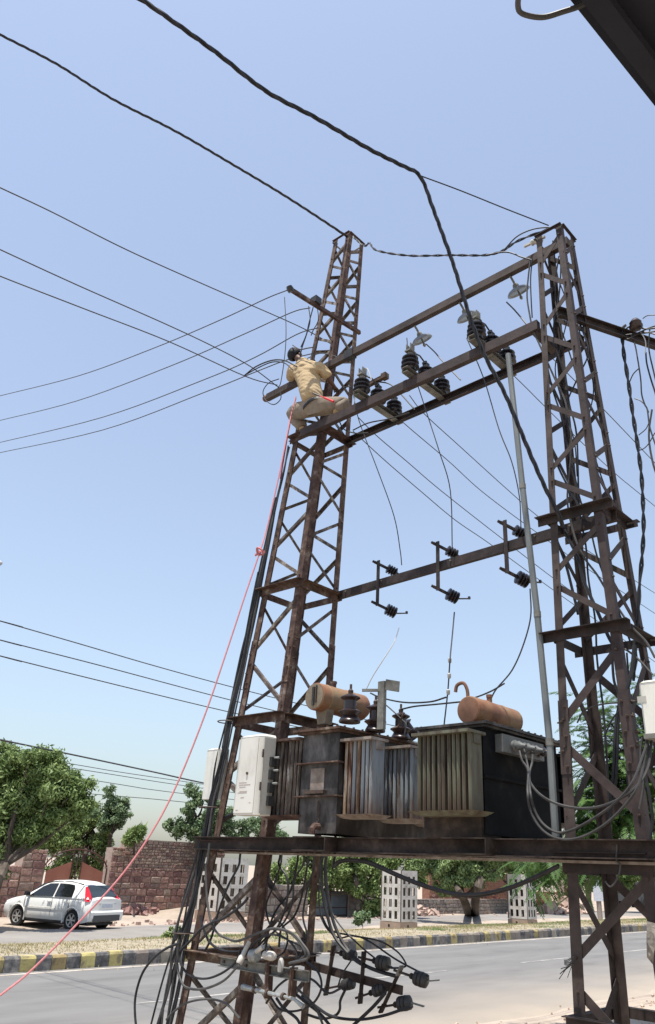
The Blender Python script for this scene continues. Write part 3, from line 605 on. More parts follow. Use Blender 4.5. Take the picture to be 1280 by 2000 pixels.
# ------------------------------------------------------------------ lower fuse rack beside the tall tower's foot
XR = .45
ra, rb = Vector((0.45,4.342,1.044)), Vector((0.45,2.882,0.937))
RK = thing('fuse_rack_arm', 'dark steel arm jutting sideways from the foot of the tall tower with three fuse holders', 'rack arm', ra)
b = MB(); b.bar(ra, rb, .03, .085); b.build('arm', 'beam', RK)
b = MB(); b.bar(ra+Vector((.05,.35,.03)), ra+Vector((.05,-.12,-.01)), .07, .07); b.build('arm_socket', 'rust', RK)
def rack_set(name, label, top, bot, ins):
    t, bt = V3(top), V3(bot); root = thing('fuse_holder', label, 'fuse', (t+bt)/2, 'fuse holders on the lower rack arm')
    d = (bt-t).normalized()
    b = MB(); b.bar(t-X*.05-d*.0, bt-X*.05, .055, .014); b.build('strap', 'beam', root)
    b = MB(); b.bar(t-X*.052-d*.02, t-X*.052+d*.09, .065, .02); b.build('strap_end', 'galv_dirty' if name == 'c' else 'beam', root); b = MB(); b.bar(bt-X*.052-d*.08, bt-X*.052+d*.02, .065, .02); b.build('strap_end', 'beam', root)
    for i, (pt, sz, lug) in enumerate(ins):
        pt = V3(pt); s = (t if i == 0 else bt)-X*.05; s = s+d*(.05 if i == 0 else -.05)
        ax = (pt-s).normalized()
        b = MB(); b.bar(s-ax*.07, pt-ax*.07, .022, .022); b.lathe(pt-ax*.13, ax, [(.022,0),(.03,.01),(.03,.03),(.02,.04)], 8); b.build('stem', 'beam', root)
        b = MB(); pr = [(.035,0),(.058*sz,.01),(.066*sz,.03),(.066*sz,.055),(.058*sz,.06),(.066*sz,.066),(.068*sz,.10),(.058*sz,.106),(.066*sz,.112),(.062*sz,.15),(.04,.165)]
        b.lathe(pt-ax*.08, ax, pr, 14); o = b.build('insulator', 'box_black', root)
        if lug: c = MB(); c.bar(pt+ax*.07, pt+ax*.07+V3(lug), .04, .012); c.build('lug', 'galv_dirty', o)
rack_set('a', 'fuse holder on the lower arm closest to the tall tower', (0.45,3.869,1.264), (0.45,3.959,0.794), [((0.45,3.662,1.204),.9,None),((0.45,3.67,0.91),.9,None)])
rack_set('b', 'middle fuse holder on the lower arm with a fat black upper insulator', (0.45,3.398,1.242), (0.45,3.431,0.775), [((0.45,3.161,1.168),1.1,(.05,-.06,-.05)),((0.45,3.205,0.906),.9,None)])
rack_set('c', 'outermost fuse holder, tilted, at the free end of the lower arm', (0.45,2.857,1.153), (0.45,3.126,0.726), [((0.45,2.634,1.066),1.1,(.05,-.13,.02)),((0.45,2.852,0.824),1.1,(.03,-.16,-.02))])
# clamp board with white connectors at the foot
cb0, cb1 = Vector((-0.56,4.726,1.093)), Vector((-0.56,3.294,1.082))
b = MB(); b.cbar(cb0, cb1, .10, .045, .009, Z, -X); o = tag(b.build('terminal_bar', 'galv_dirty'), 'grey drilled steel bar bolted across the foot of the tall tower', 'bar')
q = MB()
for t in (.05,.32,.55,.8): e = cb0.lerp(cb1, t)-X*.01; q.lathe(e, -X, [(.016,0),(.016,.02)], 6)
q.build('bolt', 'bolt', o)
p = Vector((-0.72,4.22,1.132)); ax = Vector((-0.66,4.206,1.252))-p; ax.normalize()
b = MB(); b.lathe(p, ax, [(.030,-.015),(.036,0),(.036,.05),(.026,.07),(.024,.22)], 12); o = tag(b.build('cable_connector', 'white_conn'), 'white tube connector tilted on the steel bar with an open end', 'connector')
q = MB(); q.lathe(p-ax*.016, -ax, [(.02,0),(.02,.002)], 10); q.build('bore', 'box_black', o)
p = Vector((-0.6,4.18,1.193)); b = MB(); b.lathe(p, Vector((0,-1,.1)), [(.05,0),(.068,.02),(.06,.05),(.068,.08),(.06,.11),(.03,.12)], 14); tag(b.build('wire_coil', 'tape'), 'round grey wire coil beside the white connectors', 'coil')
p = Vector((-0.6,3.916,1.221)); b = MB(); b.lathe(p, Vector((-.2,-1,.0)), [(.035,-.05),(.045,-.03),(.047,.10),(.036,.14),(.015,.15)], 14); b.lathe(p+Vector((-.02,.10,.05)), Vector((0,.9,-.5)), [(.026,-.05),(.026,.06),(.015,.09)], 10); o = tag(b.build('cut_out', 'white_conn'), 'white porcelain cut-out lying across the steel bar', 'cut-out')
q = MB(); q.tube([p+Vector((-.06,-.02,.05)),p+Vector((0,-.03,.085)),p+Vector((.06,-.02,.05)),p+Vector((.05,-.02,-.05))], .012, 5); q.build('strap', 'box_black', o)
b = MB(); b.lathe(Vector((-0.6,3.689,1.146)), Z, [(.03,-.06),(.036,-.03),(.032,.04),(.015,.07)], 10); tag(b.build('insulator_stub', 'white_conn'), 'small white stub right of the porcelain cut-out', 'stub')
p0, p1 = Vector((-0.62,4.248,0.893)), Vector((-0.62,3.437,0.873))
b = MB(); b.tube([p0,p0.lerp(p1,.3),p0.lerp(p1,.6),p1,p1+Vector((.02,-.12,-.05))], [.032,.022,.02,.016,.03], 8); o = tag(b.build('cable_joint', 'tape'), 'taped silver cable joint slung under the steel bar', 'cable joint')
q = MB()
for t in (.25,.5,.8): e = p0.lerp(p1,t); q.lathe(e, (p1-p0), [(.036,-.015),(.036,.015)], 8)
q.build('clamp', 'bolt', o)
for i, (a, c, lab) in enumerate([((-0.58,3.888,1.155),(-0.58,3.871,0.829),'left rusty vertical clamp strap under the porcelain cut-out'),((-0.58,3.506,1.144),(-0.58,3.516,0.87),'right rusty vertical clamp strap near the front leg foot')]):
    b = MB(); b.bar(a, c, .10, .02); b.bar(V3(a)-X*.03, V3(c)-X*.03, .02, .05); tag(b.build('clamp_strap', 'rust'), lab, 'strap')

# ------------------------------------------------------------------ the man on the tower
def skin(name, chains, m, parent, levels=2, post=None):
    """chains: list of [(point, radius), ...]; chains that share a first point are joined there"""
    bm = bmesh.new(); lay = bm.verts.layers.skin.verify(); keys = {}
    def vert(p, r):
        k = tuple(round(c, 4) for c in p)
        if k not in keys:
            v = bm.verts.new(p); keys[k] = v; rr = r if isinstance(r, tuple) else (r, r); v[lay].radius = rr
        return keys[k]
    first = True
    for ch in chains:
        prev = None
        for p, r in ch:
            v = vert(p, r)
            if first: v[lay].use_root = True; first = False
            if prev is not None and bm.edges.get((prev, v)) is None: bm.edges.new((prev, v))
            prev = v
    me = bpy.data.meshes.new(name); bm.to_mesh(me); bm.free()
    tmp = bpy.data.objects.new('tmp', me); C.objects.link(tmp)
    mo = tmp.modifiers.new('s', 'SKIN'); mo.use_smooth_shade = True; mo.branch_smoothing = .6
    ss = tmp.modifiers.new('d', 'SUBSURF'); ss.levels = levels; ss.render_levels = levels
    dg = bpy.context.evaluated_depsgraph_get(); dg.update()
    out = bpy.data.meshes.new_from_object(tmp.evaluated_get(dg)); out.name = name
    bpy.data.objects.remove(tmp); bpy.data.meshes.remove(me)
    out.materials.clear()
    vs = np.array([v.co[:] for v in out.vertices])
    if post is not None:
        vs = post(vs)
    o3 = vs.mean(0)
    for v, c in zip(out.vertices, vs): v.co = c-o3
    for p in out.polygons: p.use_smooth = True
    return link(name, out, m, parent, tuple(o3))
J = dict(
 head=(-0.18,4.773,9.802), neck=(-0.22,4.575,9.563), chest=(-0.26,4.408,9.223), mid=(-0.3,4.243,8.856), pelvis=(-0.3,4.096,8.456),
 shL=(-0.22,4.787,9.517), shR=(-0.18,4.148,9.289), elL=(0.06,5.111,9.588), elR=(-0.02,4.109,9.125), haL=(0.22,4.909,9.682), haR=(0.12,4.112,9.055),
 hipL=(-0.28,4.323,8.53), hipR=(-0.26,3.937,8.431), knL=(0.02,4.981,8.868), knR=(-0.02,3.698,8.512), anL=(-0.06,4.6,8.38), anR=(-0.18,3.782,8.335), toL=(0.12,4.676,8.495), toR=(-0.02,3.793,8.329))
J = {k: Vector(v) for k, v in J.items()}
man = thing('person', 'man in tan shirt and khaki trousers squatting high on the tall tower, back turned', 'person', J['anL'])
UPH = (J['head']-J['neck']).normalized()
hc = J['head']
def fingers(base, d, side, up, s=1.):
    out = []
    for i, (o, ln) in enumerate(((-.03,.075),(-.01,.085),(.01,.08),(.028,.065))):
        a = base+side*o*s+d*.03; out.append([(base, .028), (a, .012), (a+d*ln*.5, .0095), (a+d*ln*.75-up*.02, .009), (a+d*ln*.85-up*.045, .008)])
    a = base+side*-.035*s; out.append([(base, .028), (a, .012), (a+d*.04-side*.02, .011), (a+d*.065-side*.02-up*.02, .009)])
    return out
fR = (J['haR']-J['elR']).normalized(); fL = (J['haL']-J['elL']).normalized()
ch = [[(J['pelvis'],.07),(J['mid'],.08),(J['chest'],.11),(J['neck'],.06),(hc-UPH*.05,.07),(hc+UPH*.03,.098),(hc+UPH*.10,.07)],
      [(J['chest'],.11),(J['shR'],.06),(J['elR'],.045),(J['elR'].lerp(J['haR'],.85),.030),(J['haR'],.03)],
      [(J['chest'],.11),(J['shL'],.06),(J['elL'],.045),(J['elL'].lerp(J['haL'],.85),.030),(J['haL'],.03)],
      [(J['pelvis'],.07),(J['hipR'],.06),(J['hipR'].lerp(J['knR'],.5),.06),(J['knR'],.045),(J['knR'].lerp(J['anR'],.4),.055),(J['anR'],.04),(J['toR'],.035)],
      [(J['pelvis'],.07),(J['hipL'],.06),(J['hipL'].lerp(J['knL'],.5),.06),(J['knL'],.045),(J['knL'].lerp(J['anL'],.4),.055),(J['anL'],.04),(J['toL'],.035)],
      [(hc+UPH*.03,.098),(hc+UPH*.0+X*.105,.022)]]
ch += fingers(J['haR'], fR, fR.cross(Z).normalized(), Vector((0,0,1)))+fingers(J['haL'], fL, fL.cross(Z).normalized(), Vector((0,0,1)))
skin('body', ch, 'skin', man)
def face():
    b = MB()
    for s in (-1, 1): b.lathe(hc+X*.085+Y*.035*s+UPH*.03, X, [(.016,0),(.013,.008),(.004,.012)], 8)
    b.build('eye', 'white_box', man)
    b = MB(); b.tube([hc+X*.10+Y*.025-UPH*.045,hc+X*.108-UPH*.047,hc+X*.10-Y*.025-UPH*.045], .007, 6); b.build('mouth', 'skin', man)
    for s in (-1, 1):
        b = MB(); b.lathe(hc+Y*.092*s-UPH*.0, Vector((-.3,s,0)).normalized(), [(.03,0),(.034,.008),(.02,.016)], 10); b.build('ear', 'skin', man)
face()
# hair: a rounded cap with short tufts
b = MB(); nn = 14; vs = []; fs = []
hx = X; hy = UPH.cross(X).normalized(); hX = hy.cross(UPH).normalized()
for i in range(nn+1):
    for k in range(20):
        t = 2*math.pi*k/20; lim = .60-.28*math.cos(t)                # lower at the nape than over the brow
        ph = math.pi*i/nn*lim
        d = hX*math.cos(t)*math.sin(ph)+hy*math.sin(t)*math.sin(ph)+UPH*math.cos(ph)
        rad = .142*(1+.03*math.sin(3*t+i*.5)+random.uniform(-.012,.012))
        if i > 9: rad *= 1-.05*(i-9)
        vs.append(hc+UPH*.02-hX*.012+Vector((d.x*1.02, d.y*.93, d.z*1.0))*rad)
for i in range(nn):
    for k in range(20): fs.append((i*20+k, i*20+(k+1) % 20, (i+1)*20+(k+1) % 20, (i+1)*20+k))
b.add(vs, fs, True); b.build('hair', 'hair', man, angle=180)
def wrinkle(amp, f):                                           # irregular folds pushed into the cloth
    w = np.random.default_rng(int(f)); K = w.normal(size=(14,3))*np.array([.35,.35,1.])*f*w.uniform(.25,1.1,(14,1)); ph = w.uniform(0,6.28,14)
    def g(v):
        n = sum(np.sin(v@K[i]+ph[i]+1.2*np.sin(v@K[(i+5) % 14]*.4)) for i in range(14))/3.2
        c = v.mean(0); d = v-c; d[:,2] *= .2; d /= np.linalg.norm(d, axis=1, keepdims=True)+1e-6
        return v+d*(n*amp)[:,None]
    return g
wst = J['mid'].lerp(J['pelvis'], .72)
wst = J['mid'].lerp(J['pelvis'], .80)
skin('shirt', [[(wst,(.20,.165)),(J['mid'].lerp(wst,.4),(.215,.175)),(J['mid'].lerp(J['chest'],.35),(.235,.19)),(J['chest'].lerp(J['neck'],.15),(.235,.175)),(J['neck']-UPH*.01,.115),(J['neck']+UPH*.012,.088)],
               [(J['chest'].lerp(J['neck'],.15),(.235,.175)),(J['shR'],.115),(J['shR'].lerp(J['elR'],.55),.108),(J['shR'].lerp(J['elR'],.85),.102)],
               [(J['chest'].lerp(J['neck'],.15),(.235,.175)),(J['shL'],.115),(J['shL'].lerp(J['elL'],.55),.108),(J['shL'].lerp(J['elL'],.9),.102)]], 'shirt', man, 4, wrinkle(.009, 52))
trs = skin('trousers', [[(wst+d*.02,(.19,.155)),(J['pelvis'],(.215,.175)),(J['hipR'],.155),(J['hipR'].lerp(J['knR'],.55),.145),(J['knR'],.115),(J['knR'].lerp(J['anR'],.5),.112),(J['anR'],.095)],
                  [(J['pelvis'],(.215,.175)),(J['hipL'].lerp(J['hipR'],.5)-Z*.10+X*.03,(.17,.15))],
                  [(J['pelvis'],(.215,.175)),(J['hipL'],.16),(J['hipL'].lerp(J['knL'],.55),.15),(J['knL'],.12),(J['knL'].lerp(J['anL'],.5),.112),(J['anL']+Z*.03,.098)]], 'trouser', man, 4, wrinkle(.009, 38))
d = (wst-J['mid']).normalized(); side = d.cross(X).normalized(); fwd = side.cross(d)         # belt laid round the trousers' own waist
tv = np.array([v.co[:] for v in trs.data.vertices])+np.array(LOC[trs.name]); o_ = wst+d*.028
q = tv-np.array(o_); hgt = q@np.array(d); q = q[np.abs(hgt) < .03]; an = np.arctan2(q@np.array(fwd), q@np.array(side)); ra_ = np.hypot(q@np.array(fwd), q@np.array(side))
rad = []
for k in range(32):
    t = 2*math.pi*k/32-math.pi; w_ = np.abs((an-t+math.pi) % (2*math.pi)-math.pi) < .22; rad.append(float(np.quantile(ra_[w_], .5)) if w_.any() else .17)
rad = [min(.178, (rad[k-1]+rad[k]+rad[(k+1) % 32])/3+.004) for k in range(32)]
b = MB(); vs = []
for k in range(32):
    t = 2*math.pi*k/32-math.pi; e = side*math.cos(t)+fwd*math.sin(t)
    vs += [o_+e*rad[k]-d*.022, o_+e*rad[k]+d*.022, o_+e*(rad[k]+.009)+d*.022, o_+e*(rad[k]+.009)-d*.022]
b.add(vs, [(4*k+j, 4*k+(j+1) % 4, 4*((k+1) % 32)+(j+1) % 4, 4*((k+1) % 32)+j) for k in range(32) for j in range(4)]); b.build('belt', 'belt', man)
for a, t in (('anL','toL'),('anR','toR')):
    p, q = J[a], J[t]; f = (q-p).normalized()
    skin('boot', [[(p+Z*.06,.064),(p,.066),(p-f*.05-Z*.03,.055)],[(p,.066),(p+f*.10-Z*.02,.056),(q,.048),(q+f*.05,.036)]], 'boot', man)
t0, t1 = Vector((-0.47,3.834,8.471)), Vector((-0.42,3.585,8.294))
b = MB(); b.tube([t0,t0.lerp(t1,.3),t0.lerp(t1,.32),t1], [.008,.008,.017,.019], 8); o = tag(b.build('plier_handle', 'red_handle'), 'red handled tool tucked into the belt of the climbing man', 'hand tool')
q = MB(); q.tube([t0+(t0-t1)*.5, t0], .012, 6); q.build('jaw', 'black_trim', o)
# ------------------------------------------------------------------ red rope
rp = [(-3.201,4.542,0.964),(-2.97,4.513,1.142),(-2.655,4.392,1.521),(-2.324,4.254,1.97),(-2.058,4.187,2.437),(-1.843,4.175,2.935),(-1.62,4.155,3.661),(-1.42,4.159,4.406),(-1.217,4.16,5.212),(-1.033,4.182,5.861),(-0.893,4.251,6.28),(-0.729,4.295,7.154),(-0.589,4.364,7.884),(-0.467,4.452,8.339),(-0.332,4.527,8.816)]
cable('hand_line', 'long red rope hanging from the man down to the lower left corner of the photo', 'rope', rp, .0098, 'rope', n=7)
k = Vector(rp[9]); b = MB()
for a in range(3): b.tube(smoothpts([k+Vector((.02*math.cos(a*2),.05,.02*a-.02)),k+Vector((-.04,.01,.04)),k+Vector((-.02,-.06,0)),k+Vector((.03,-.02,-.04)),k+Vector((.01*a,.06,-.01*a))]), .014, 5)
for s in (-1, .3, 1): b.tube([k, k+Vector((.01,.05*s,-.02)), k+Vector((.0,.09*s,-.06+.03*abs(s)))], [.014,.014,.02], 5)
tag(b.build('rope_knot', 'rope'), 'bulky red knot tied on the rope in mid air', 'knot')
cable('safety_cord', 'short dark maroon cord beside the red rope below the man', 'rope', [(-0.231,4.639,8.886),(-0.267,4.66,8.663),(-0.288,4.665,8.369),(-0.309,4.668,8.174),(-0.351,4.696,7.4)], .011, 'rope_dark')
# ------------------------------------------------------------------ dark canopy over the camera side
e0, e1 = Vector((-5.797,-2.629,4.2)), Vector((-5.356,-2.675,4.2)); dd = (e1-e0).normalized(); out = Vector((-dd.y, dd.x, 0)); out = out if out.y > 0 else -out
a, c = e0-dd*4, e1+dd*6
CN = thing('shop_canopy', 'dark canopy edge at the top right corner of the photo', 'canopy', tuple(e0))
b = MB(); b.add([a, c, c-out*3, a-out*3, a+Z*.03, c+Z*.03, c-out*3+Z*.25, a-out*3+Z*.25], [(0,1,2,3),(4,7,6,5),(0,4,5,1),(1,5,6,2),(2,6,7,3),(3,7,4,0)]); b.build('roof_sheet', 'awning', CN)
b = MB(); b.bar(a-out*.06-Z*.035, c-out*.06-Z*.035, .05, .05); b.build('edge_angle', 'awning', CN)
for i in range(3): b = MB(); b.bar(a-out*(1+.9*i)-Z*.02+Z*.08*(1+.9*i), c-out*(1+.9*i)-Z*.02+Z*.08*(1+.9*i), .04, .05); b.build('purlin', 'awning', CN)
for p in (a-out*2.9, c-out*2.9): b = MB(); b.bar((p.x,p.y,-.02), (p.x,p.y,4.3), .08, .08, X); b.build('post', 'awning', CN)
cable('canopy_cable', 'dark cable loop hanging from the canopy at the top edge of the photo', 'cable', [(-5.959,-2.591,4.16),(-5.926,-2.551,4.163),(-5.892,-2.525,4.166),(-5.865,-2.524,4.169),(-5.823,-2.558,4.171),(-5.799,-2.606,4.174),(-5.78,-2.654,4.177),(-5.777,-2.71,4.18)], .0075, 'grey_cable')
# cloth at the right edge
cl = [(-0.62,-0.362,1.818),(-0.62,-0.439,1.802),(-0.62,-0.428,1.686),(-0.62,-0.39,1.609),(-0.62,-0.357,1.532),(-0.62,-0.339,1.577),(-0.62,-0.349,1.687)]
b = MB(); n = len(cl); vs = [V3(p)+X*(.03*math.sin(i*2)) for i, p in enumerate(cl)]; b.add([v for v in vs]+[v+X*.012 for v in vs], [tuple(range(n)), tuple(range(n, 2*n))[::-1]]+[(i, (i+1) % n, n+(i+1) % n, n+i) for i in range(n)])
tag(b.build('hanging_cloth', 'cloth'), 'torn grey cloth hanging at the right edge beside the shorter tower', 'cloth')

# ------------------------------------------------------------------ overhead wires
g = 'overhead lines'
cable('service_cable', 'thick black twisted cable sweeping from the top edge down into the right tower', 'cable',
      onward([(-5.567,1.502,9.215),(-5.319,1.458,9.26),(-4.989,1.317,9.143),(-4.543,1.276,9.186),(-4.033,1.166,9.108),(-3.472,1,9.133),(-2.811,0.872,9.207),(-2.312,0.773,9.309),(-2.026,0.758,9.39),(-1.842,0.706,8.964),(-1.624,0.617,8.316),(-1.503,0.56,7.852),(-1.392,0.513,7.475),(-1.267,0.451,7.11),(-1.105,0.349,6.726),(-0.975,0.282,6.364),(-0.839,0.208,5.959),(-0.71,0.141,5.626),(-0.604,0.1,5.435),(-0.475,0.108,5.285)], 'a', 9), .0125, 'black_cable', g, twist=3, pitch=.55)
cable('suspension_wire', 'thin dark wire from the bend of the thick twisted cable to the right tower top', 'wire', [(-2.026,0.758,9.406),(-1.517,0.55,9.457),(-0.943,0.272,9.44),(-0.386,0.011,9.444)], .008, 'black_cable', g)
cable('twisted_cable', 'black twisted cable from the left edge up to the peak of the tall tower', 'cable', onward([(-5.711,7.562,14.924),(-5.228,7.471,14.957),(-4.379,6.983,14.673),(-3.494,6.456,14.213),(-2.55,5.865,13.854),(-1.652,5.323,13.439),(-0.743,4.77,12.989),(0.137,4.249,12.503),(0.477,4.314,12.634)], 'a', 14), .0125, 'black_cable', g, twist=3, pitch=.6)
cable('twisted_cable', 'black twisted cable sagging between the two tower tops', 'cable', [(0.478,4.239,12.637),(0.364,3.838,12.074),(0.162,3.532,11.799),(-0.011,3.196,11.287),(0.069,2.584,10.861),(0.211,1.905,10.562),(0.269,1.318,10.245),(0.13,0.943,10.006),(-0.057,0.621,9.83),(-0.089,0.132,9.706)], .010, 'black_cable', g, twist=2, pitch=.45)
cable('cable_tail', 'loose dark cable end drooping from the twisted cable to the top beam', 'cable', [(-0.227,1.019,9.693),(-0.156,0.746,9.632),(-0.142,0.534,9.423),(-0.177,0.375,9.249)], .010, 'black_cable', g)
cable('service_cable', 'doubled dark cable arching at the top of the shorter tower', 'cable', [(-0.238,0.736,9.601),(-0.183,0.565,9.77),(-0.109,0.374,9.831),(-0.04,0.189,9.8),(0.001,0.034,9.704)], .009, 'black_cable', g)
for pts, lab, r in (
  ([(-5.387,4.75,9.345),(-5.15,4.75,9.39),(-4.515,4.75,9.516),(-3.576,4.75,9.661),(-2.765,4.75,9.828),(-1.354,4.75,10.148),(-0.13,4.75,10.42),(0.693,4.75,10.524)], 'highest of the three bare wires from the left edge that reach the tall tower', .0085),
  ([(-5.075,5.2,8.895),(-4.826,5.2,8.925),(-3.805,5.2,9.067),(-2.441,5.2,9.285),(-1.501,5.2,9.408),(-0.767,5.2,9.456),(-0.133,5.2,9.387)], 'middle bare wire from the left edge, thickened near its end, ending at the beam tip', .0085),
  ([(-4.935,5.4,8.69),(-4.681,5.4,8.714),(-3.584,5.4,8.927),(-2.191,5.4,9.198),(-0.696,5.4,9.392),(-0.005,5.4,9.594)], 'lowest of the three falling wires from the left edge to the beam tip', .0085),
  ([(-0.9,17.36,13.729),(-0.9,15.859,13.29),(-0.9,11.362,11.927),(-0.9,8.188,11.183),(-0.9,6.062,10.773),(-0.9,4.827,10.579),(-0.9,4.287,10.46)], 'uppermost of the four wires rising from the left edge to the upper cross arm', .009),
  ([(-0.5,18.089,13.421),(-0.5,16.554,12.981),(-0.5,11.992,11.736),(-0.5,8.189,10.972),(-0.5,5.812,10.603),(-0.5,4.619,10.44),(-0.5,4.173,10.298)], 'second rising wire from the left edge, joined to the cross arm clamp', .009),
  ([(-0.35,18.039,12.731),(-0.35,16.543,12.341),(-0.35,10.86,10.916),(-0.35,7.103,10.271),(-0.35,5.638,10.099),(-0.35,4.614,10.075),(-0.35,4.105,9.954)], 'third rising wire from the left edge, passing above the man', .009),
  ([(-0.2,18.269,12.538),(-0.2,16.773,12.166),(-0.2,11.044,10.729),(-0.2,7.268,10.135),(-0.2,5.786,9.936),(-0.2,4.989,9.818),(-0.2,4.343,9.65)], 'lowest rising wire from the left edge, passing behind the man', .009)):
    cable('line_wire', lab, 'wire', onward(pts, 'a', 6), r, 'wire', g)
for pts, lab in (
  ([(0.783,4.3,8.632),(1.607,4.3,8.445),(2.629,4.3,8.257),(3.685,4.3,8.079),(4.851,4.3,7.996),(7.221,4.3,7.765),(9.77,4.3,7.55),(13.032,4.3,7.269)], 'lowest thin wire running right from the tall tower behind the fuse straps'),
  ([(0.785,4.2,8.862),(1.247,4.2,8.737),(2.099,4.2,8.597),(3.131,4.2,8.427),(5.233,4.2,8.178),(7.863,4.2,7.905),(11.324,4.2,7.733),(13.254,4.2,7.648)], 'second lowest thin wire running right from the tall tower'),
  ([(1.328,4,9.259),(1.737,4,9.142),(3.057,4,8.97),(4.168,4,8.782),(5.944,4,8.66),(8.572,4,8.541),(12.684,4,8.462)], 'thin wire running right below the middle switch towards the right edge'),
  ([(1.383,3.6,9.36),(1.796,3.6,9.201),(2.876,3.6,9.038),(4.52,3.6,8.8),(5.76,3.6,8.657),(8.03,3.6,8.636),(11.769,3.6,8.699)], 'thin wire running right under the right switch towards the right edge'),
  ([(2.137,2.2,9.748),(2.84,2.2,9.698),(3.341,2.2,9.654),(4.521,2.2,9.565),(6.354,2.2,9.487),(8.566,2.2,9.523)], 'thin wire starting behind the right switch and crossing the shorter tower'),
  ([(1.874,1.2,9.284),(2.703,1.2,9.263),(3.729,1.2,9.238),(5.082,1.2,9.168),(6.067,1.2,9.116)], 'short thin wire leaving the shorter tower at the upper right')):
    cable('line_wire', lab, 'wire', onward(pts, 'b', 35), .008, 'wire', g)
for pts, lab, r in (
  ([(-0.354,15.5,7.273),(0.396,15.5,7.261),(2.472,15.5,7.189),(4.876,15.5,7.092),(7.684,15.5,7.024),(11.554,15.5,6.999),(16.571,15.5,7.052),(24.044,15.5,7.287)], 'top wire of the three far lines crossing behind the towers at mid height', .014),
  ([(-0.244,15.5,6.836),(0.505,15.5,6.812),(3.315,15.5,6.754),(7.639,15.5,6.627),(11.588,15.5,6.594),(16.576,15.5,6.613),(24.006,15.5,6.883)], 'middle wire of the three far lines crossing behind the towers', .014),
  ([(-0.152,15.5,6.474),(0.595,15.5,6.44),(3.396,15.5,6.359),(7.59,15.5,6.267),(11.567,15.5,6.253),(16.58,15.5,6.274),(23.97,15.5,6.505)], 'bottom wire of the three far lines crossing behind the towers', .014),
  ([(2.504,21,5.336),(3.454,21,5.26),(6.053,21,5.111),(9.058,21,4.923),(11.337,21,4.769),(14.411,21,4.644)], 'dark far cable above the left trees', .026),
  ([(13.214,34,6.304),(15.27,34,6.233),(18.461,34,6.177),(22.767,34,6.13)], 'faint far wire above the stone wall, uppermost', .018),
  ([(13.255,34,6.113),(15.304,34,6.059),(18.498,34,5.969),(22.799,34,5.907)], 'faint far wire above the stone wall, second', .018),
  ([(14.789,34,5.657),(17.911,34,5.547),(22.854,34,5.519)], 'faint far wire above the stone wall, third', .018),
  ([(15.357,34,5.042),(17.993,34,5.088),(22.913,34,5.107)], 'faint far wire above the stone wall, lowest', .018)):
    cable('far_wire', lab, 'wire', onward(pts, 'ab', 40), r, 'wire', 'far wires')
# jumpers round the tall tower
g = 'jumpers at the tall tower'
for pts, lab, r, m in (
  ([(-0.55,4.782,10.823),(-0.55,4.665,10.113),(-0.55,4.63,9.58),(-0.55,4.664,9.048),(-0.55,4.725,8.958)], 'thin wire dropping straight from the top rising wire to the beam tip', .007, 'wire'),
  ([(-0.35,4.38,10.54),(-0.35,4.315,10.218),(-0.35,4.365,9.981),(-0.35,4.458,9.718),(-0.35,4.487,9.528)], 'dark jumper hanging from the arm clamp down to the head of the man', .009, 'black_cable'),
  ([(-0.3,4.32,10.519),(-0.3,4.39,10.236),(-0.3,4.44,9.998),(-0.3,4.542,9.808)], 'second dark jumper looping beside the arm clamp', .009, 'black_cable'),
  ([(-0.3,4.222,10.488),(-0.3,4.172,10.176),(-0.3,4.276,10.02),(-0.3,4.316,9.936)], 'short dark jumper against the left leg under the cross arm', .008, 'black_cable'),
  ([(-0.6,5.56,9.537),(-0.6,5.283,9.588),(-0.6,4.899,9.535),(-0.6,4.566,9.38),(-0.6,4.259,9.121)], 'thick black jumper arching left of the man, upper strand', .012, 'black_cable'),
  ([(-0.55,5.627,9.595),(-0.55,5.276,9.593),(-0.55,4.93,9.547),(-0.55,4.619,9.384),(-0.55,4.407,9.158)], 'thick black jumper arching left of the man, lower strand', .010, 'black_cable'),
  ([(-0.55,4.72,9.122),(-0.55,4.966,9.15),(-0.55,5.086,9.033),(-0.55,4.985,8.824),(-0.55,4.784,8.664),(-0.55,4.635,8.698),(-0.55,4.64,8.844)], 'round wire loop hanging left of the beam tip', .008, 'black_cable'),
  ([(-0.4,4.634,9.835),(-0.4,4.449,9.663),(-0.4,4.279,9.602),(-0.4,4.137,9.554)], 'short twisted wire tail above the head of the man', .010, 'wire'),
  ([(0.15,4.868,9.996),(0.15,4.558,9.957),(0.15,4.247,9.768),(0.15,4.076,9.626)], 'pale wire tied round the legs beside the man', .008, 'wire'),
  ([(-0.1,3.487,8.276),(-0.1,3.411,8.792),(-0.1,3.333,8.898),(-0.1,3.231,8.898),(-0.1,3.14,8.655)], 'pale wire arching over the left switch', .007, 'pale_wire'),
  ([(0.1,3.225,8.774),(0.1,2.92,8.577),(0.1,2.581,8.116),(0.1,2.488,7.975)], 'dark jumper from the square lever end over to the beam', .010, 'black_cable'),
  ([(0.15,4.137,9.003),(0.15,3.858,8.981),(0.15,3.744,8.884)], 'short black jumper behind the left switch', .010, 'black_cable'),
  ([(0.05,3.61,8.039),(0.05,3.306,8.047),(0.05,2.913,7.964),(0.05,2.539,7.919)], 'black jumper sagging under the left switch base', .010, 'black_cable'),
  ([(0,3.873,8.297),(-0,3.754,8.088),(-0,3.508,7.924),(-0,3.254,7.837)], 'black jumper loop at the collar below the man', .010, 'black_cable')):
    cable('jumper', lab, 'wire', pts, r, m, g)
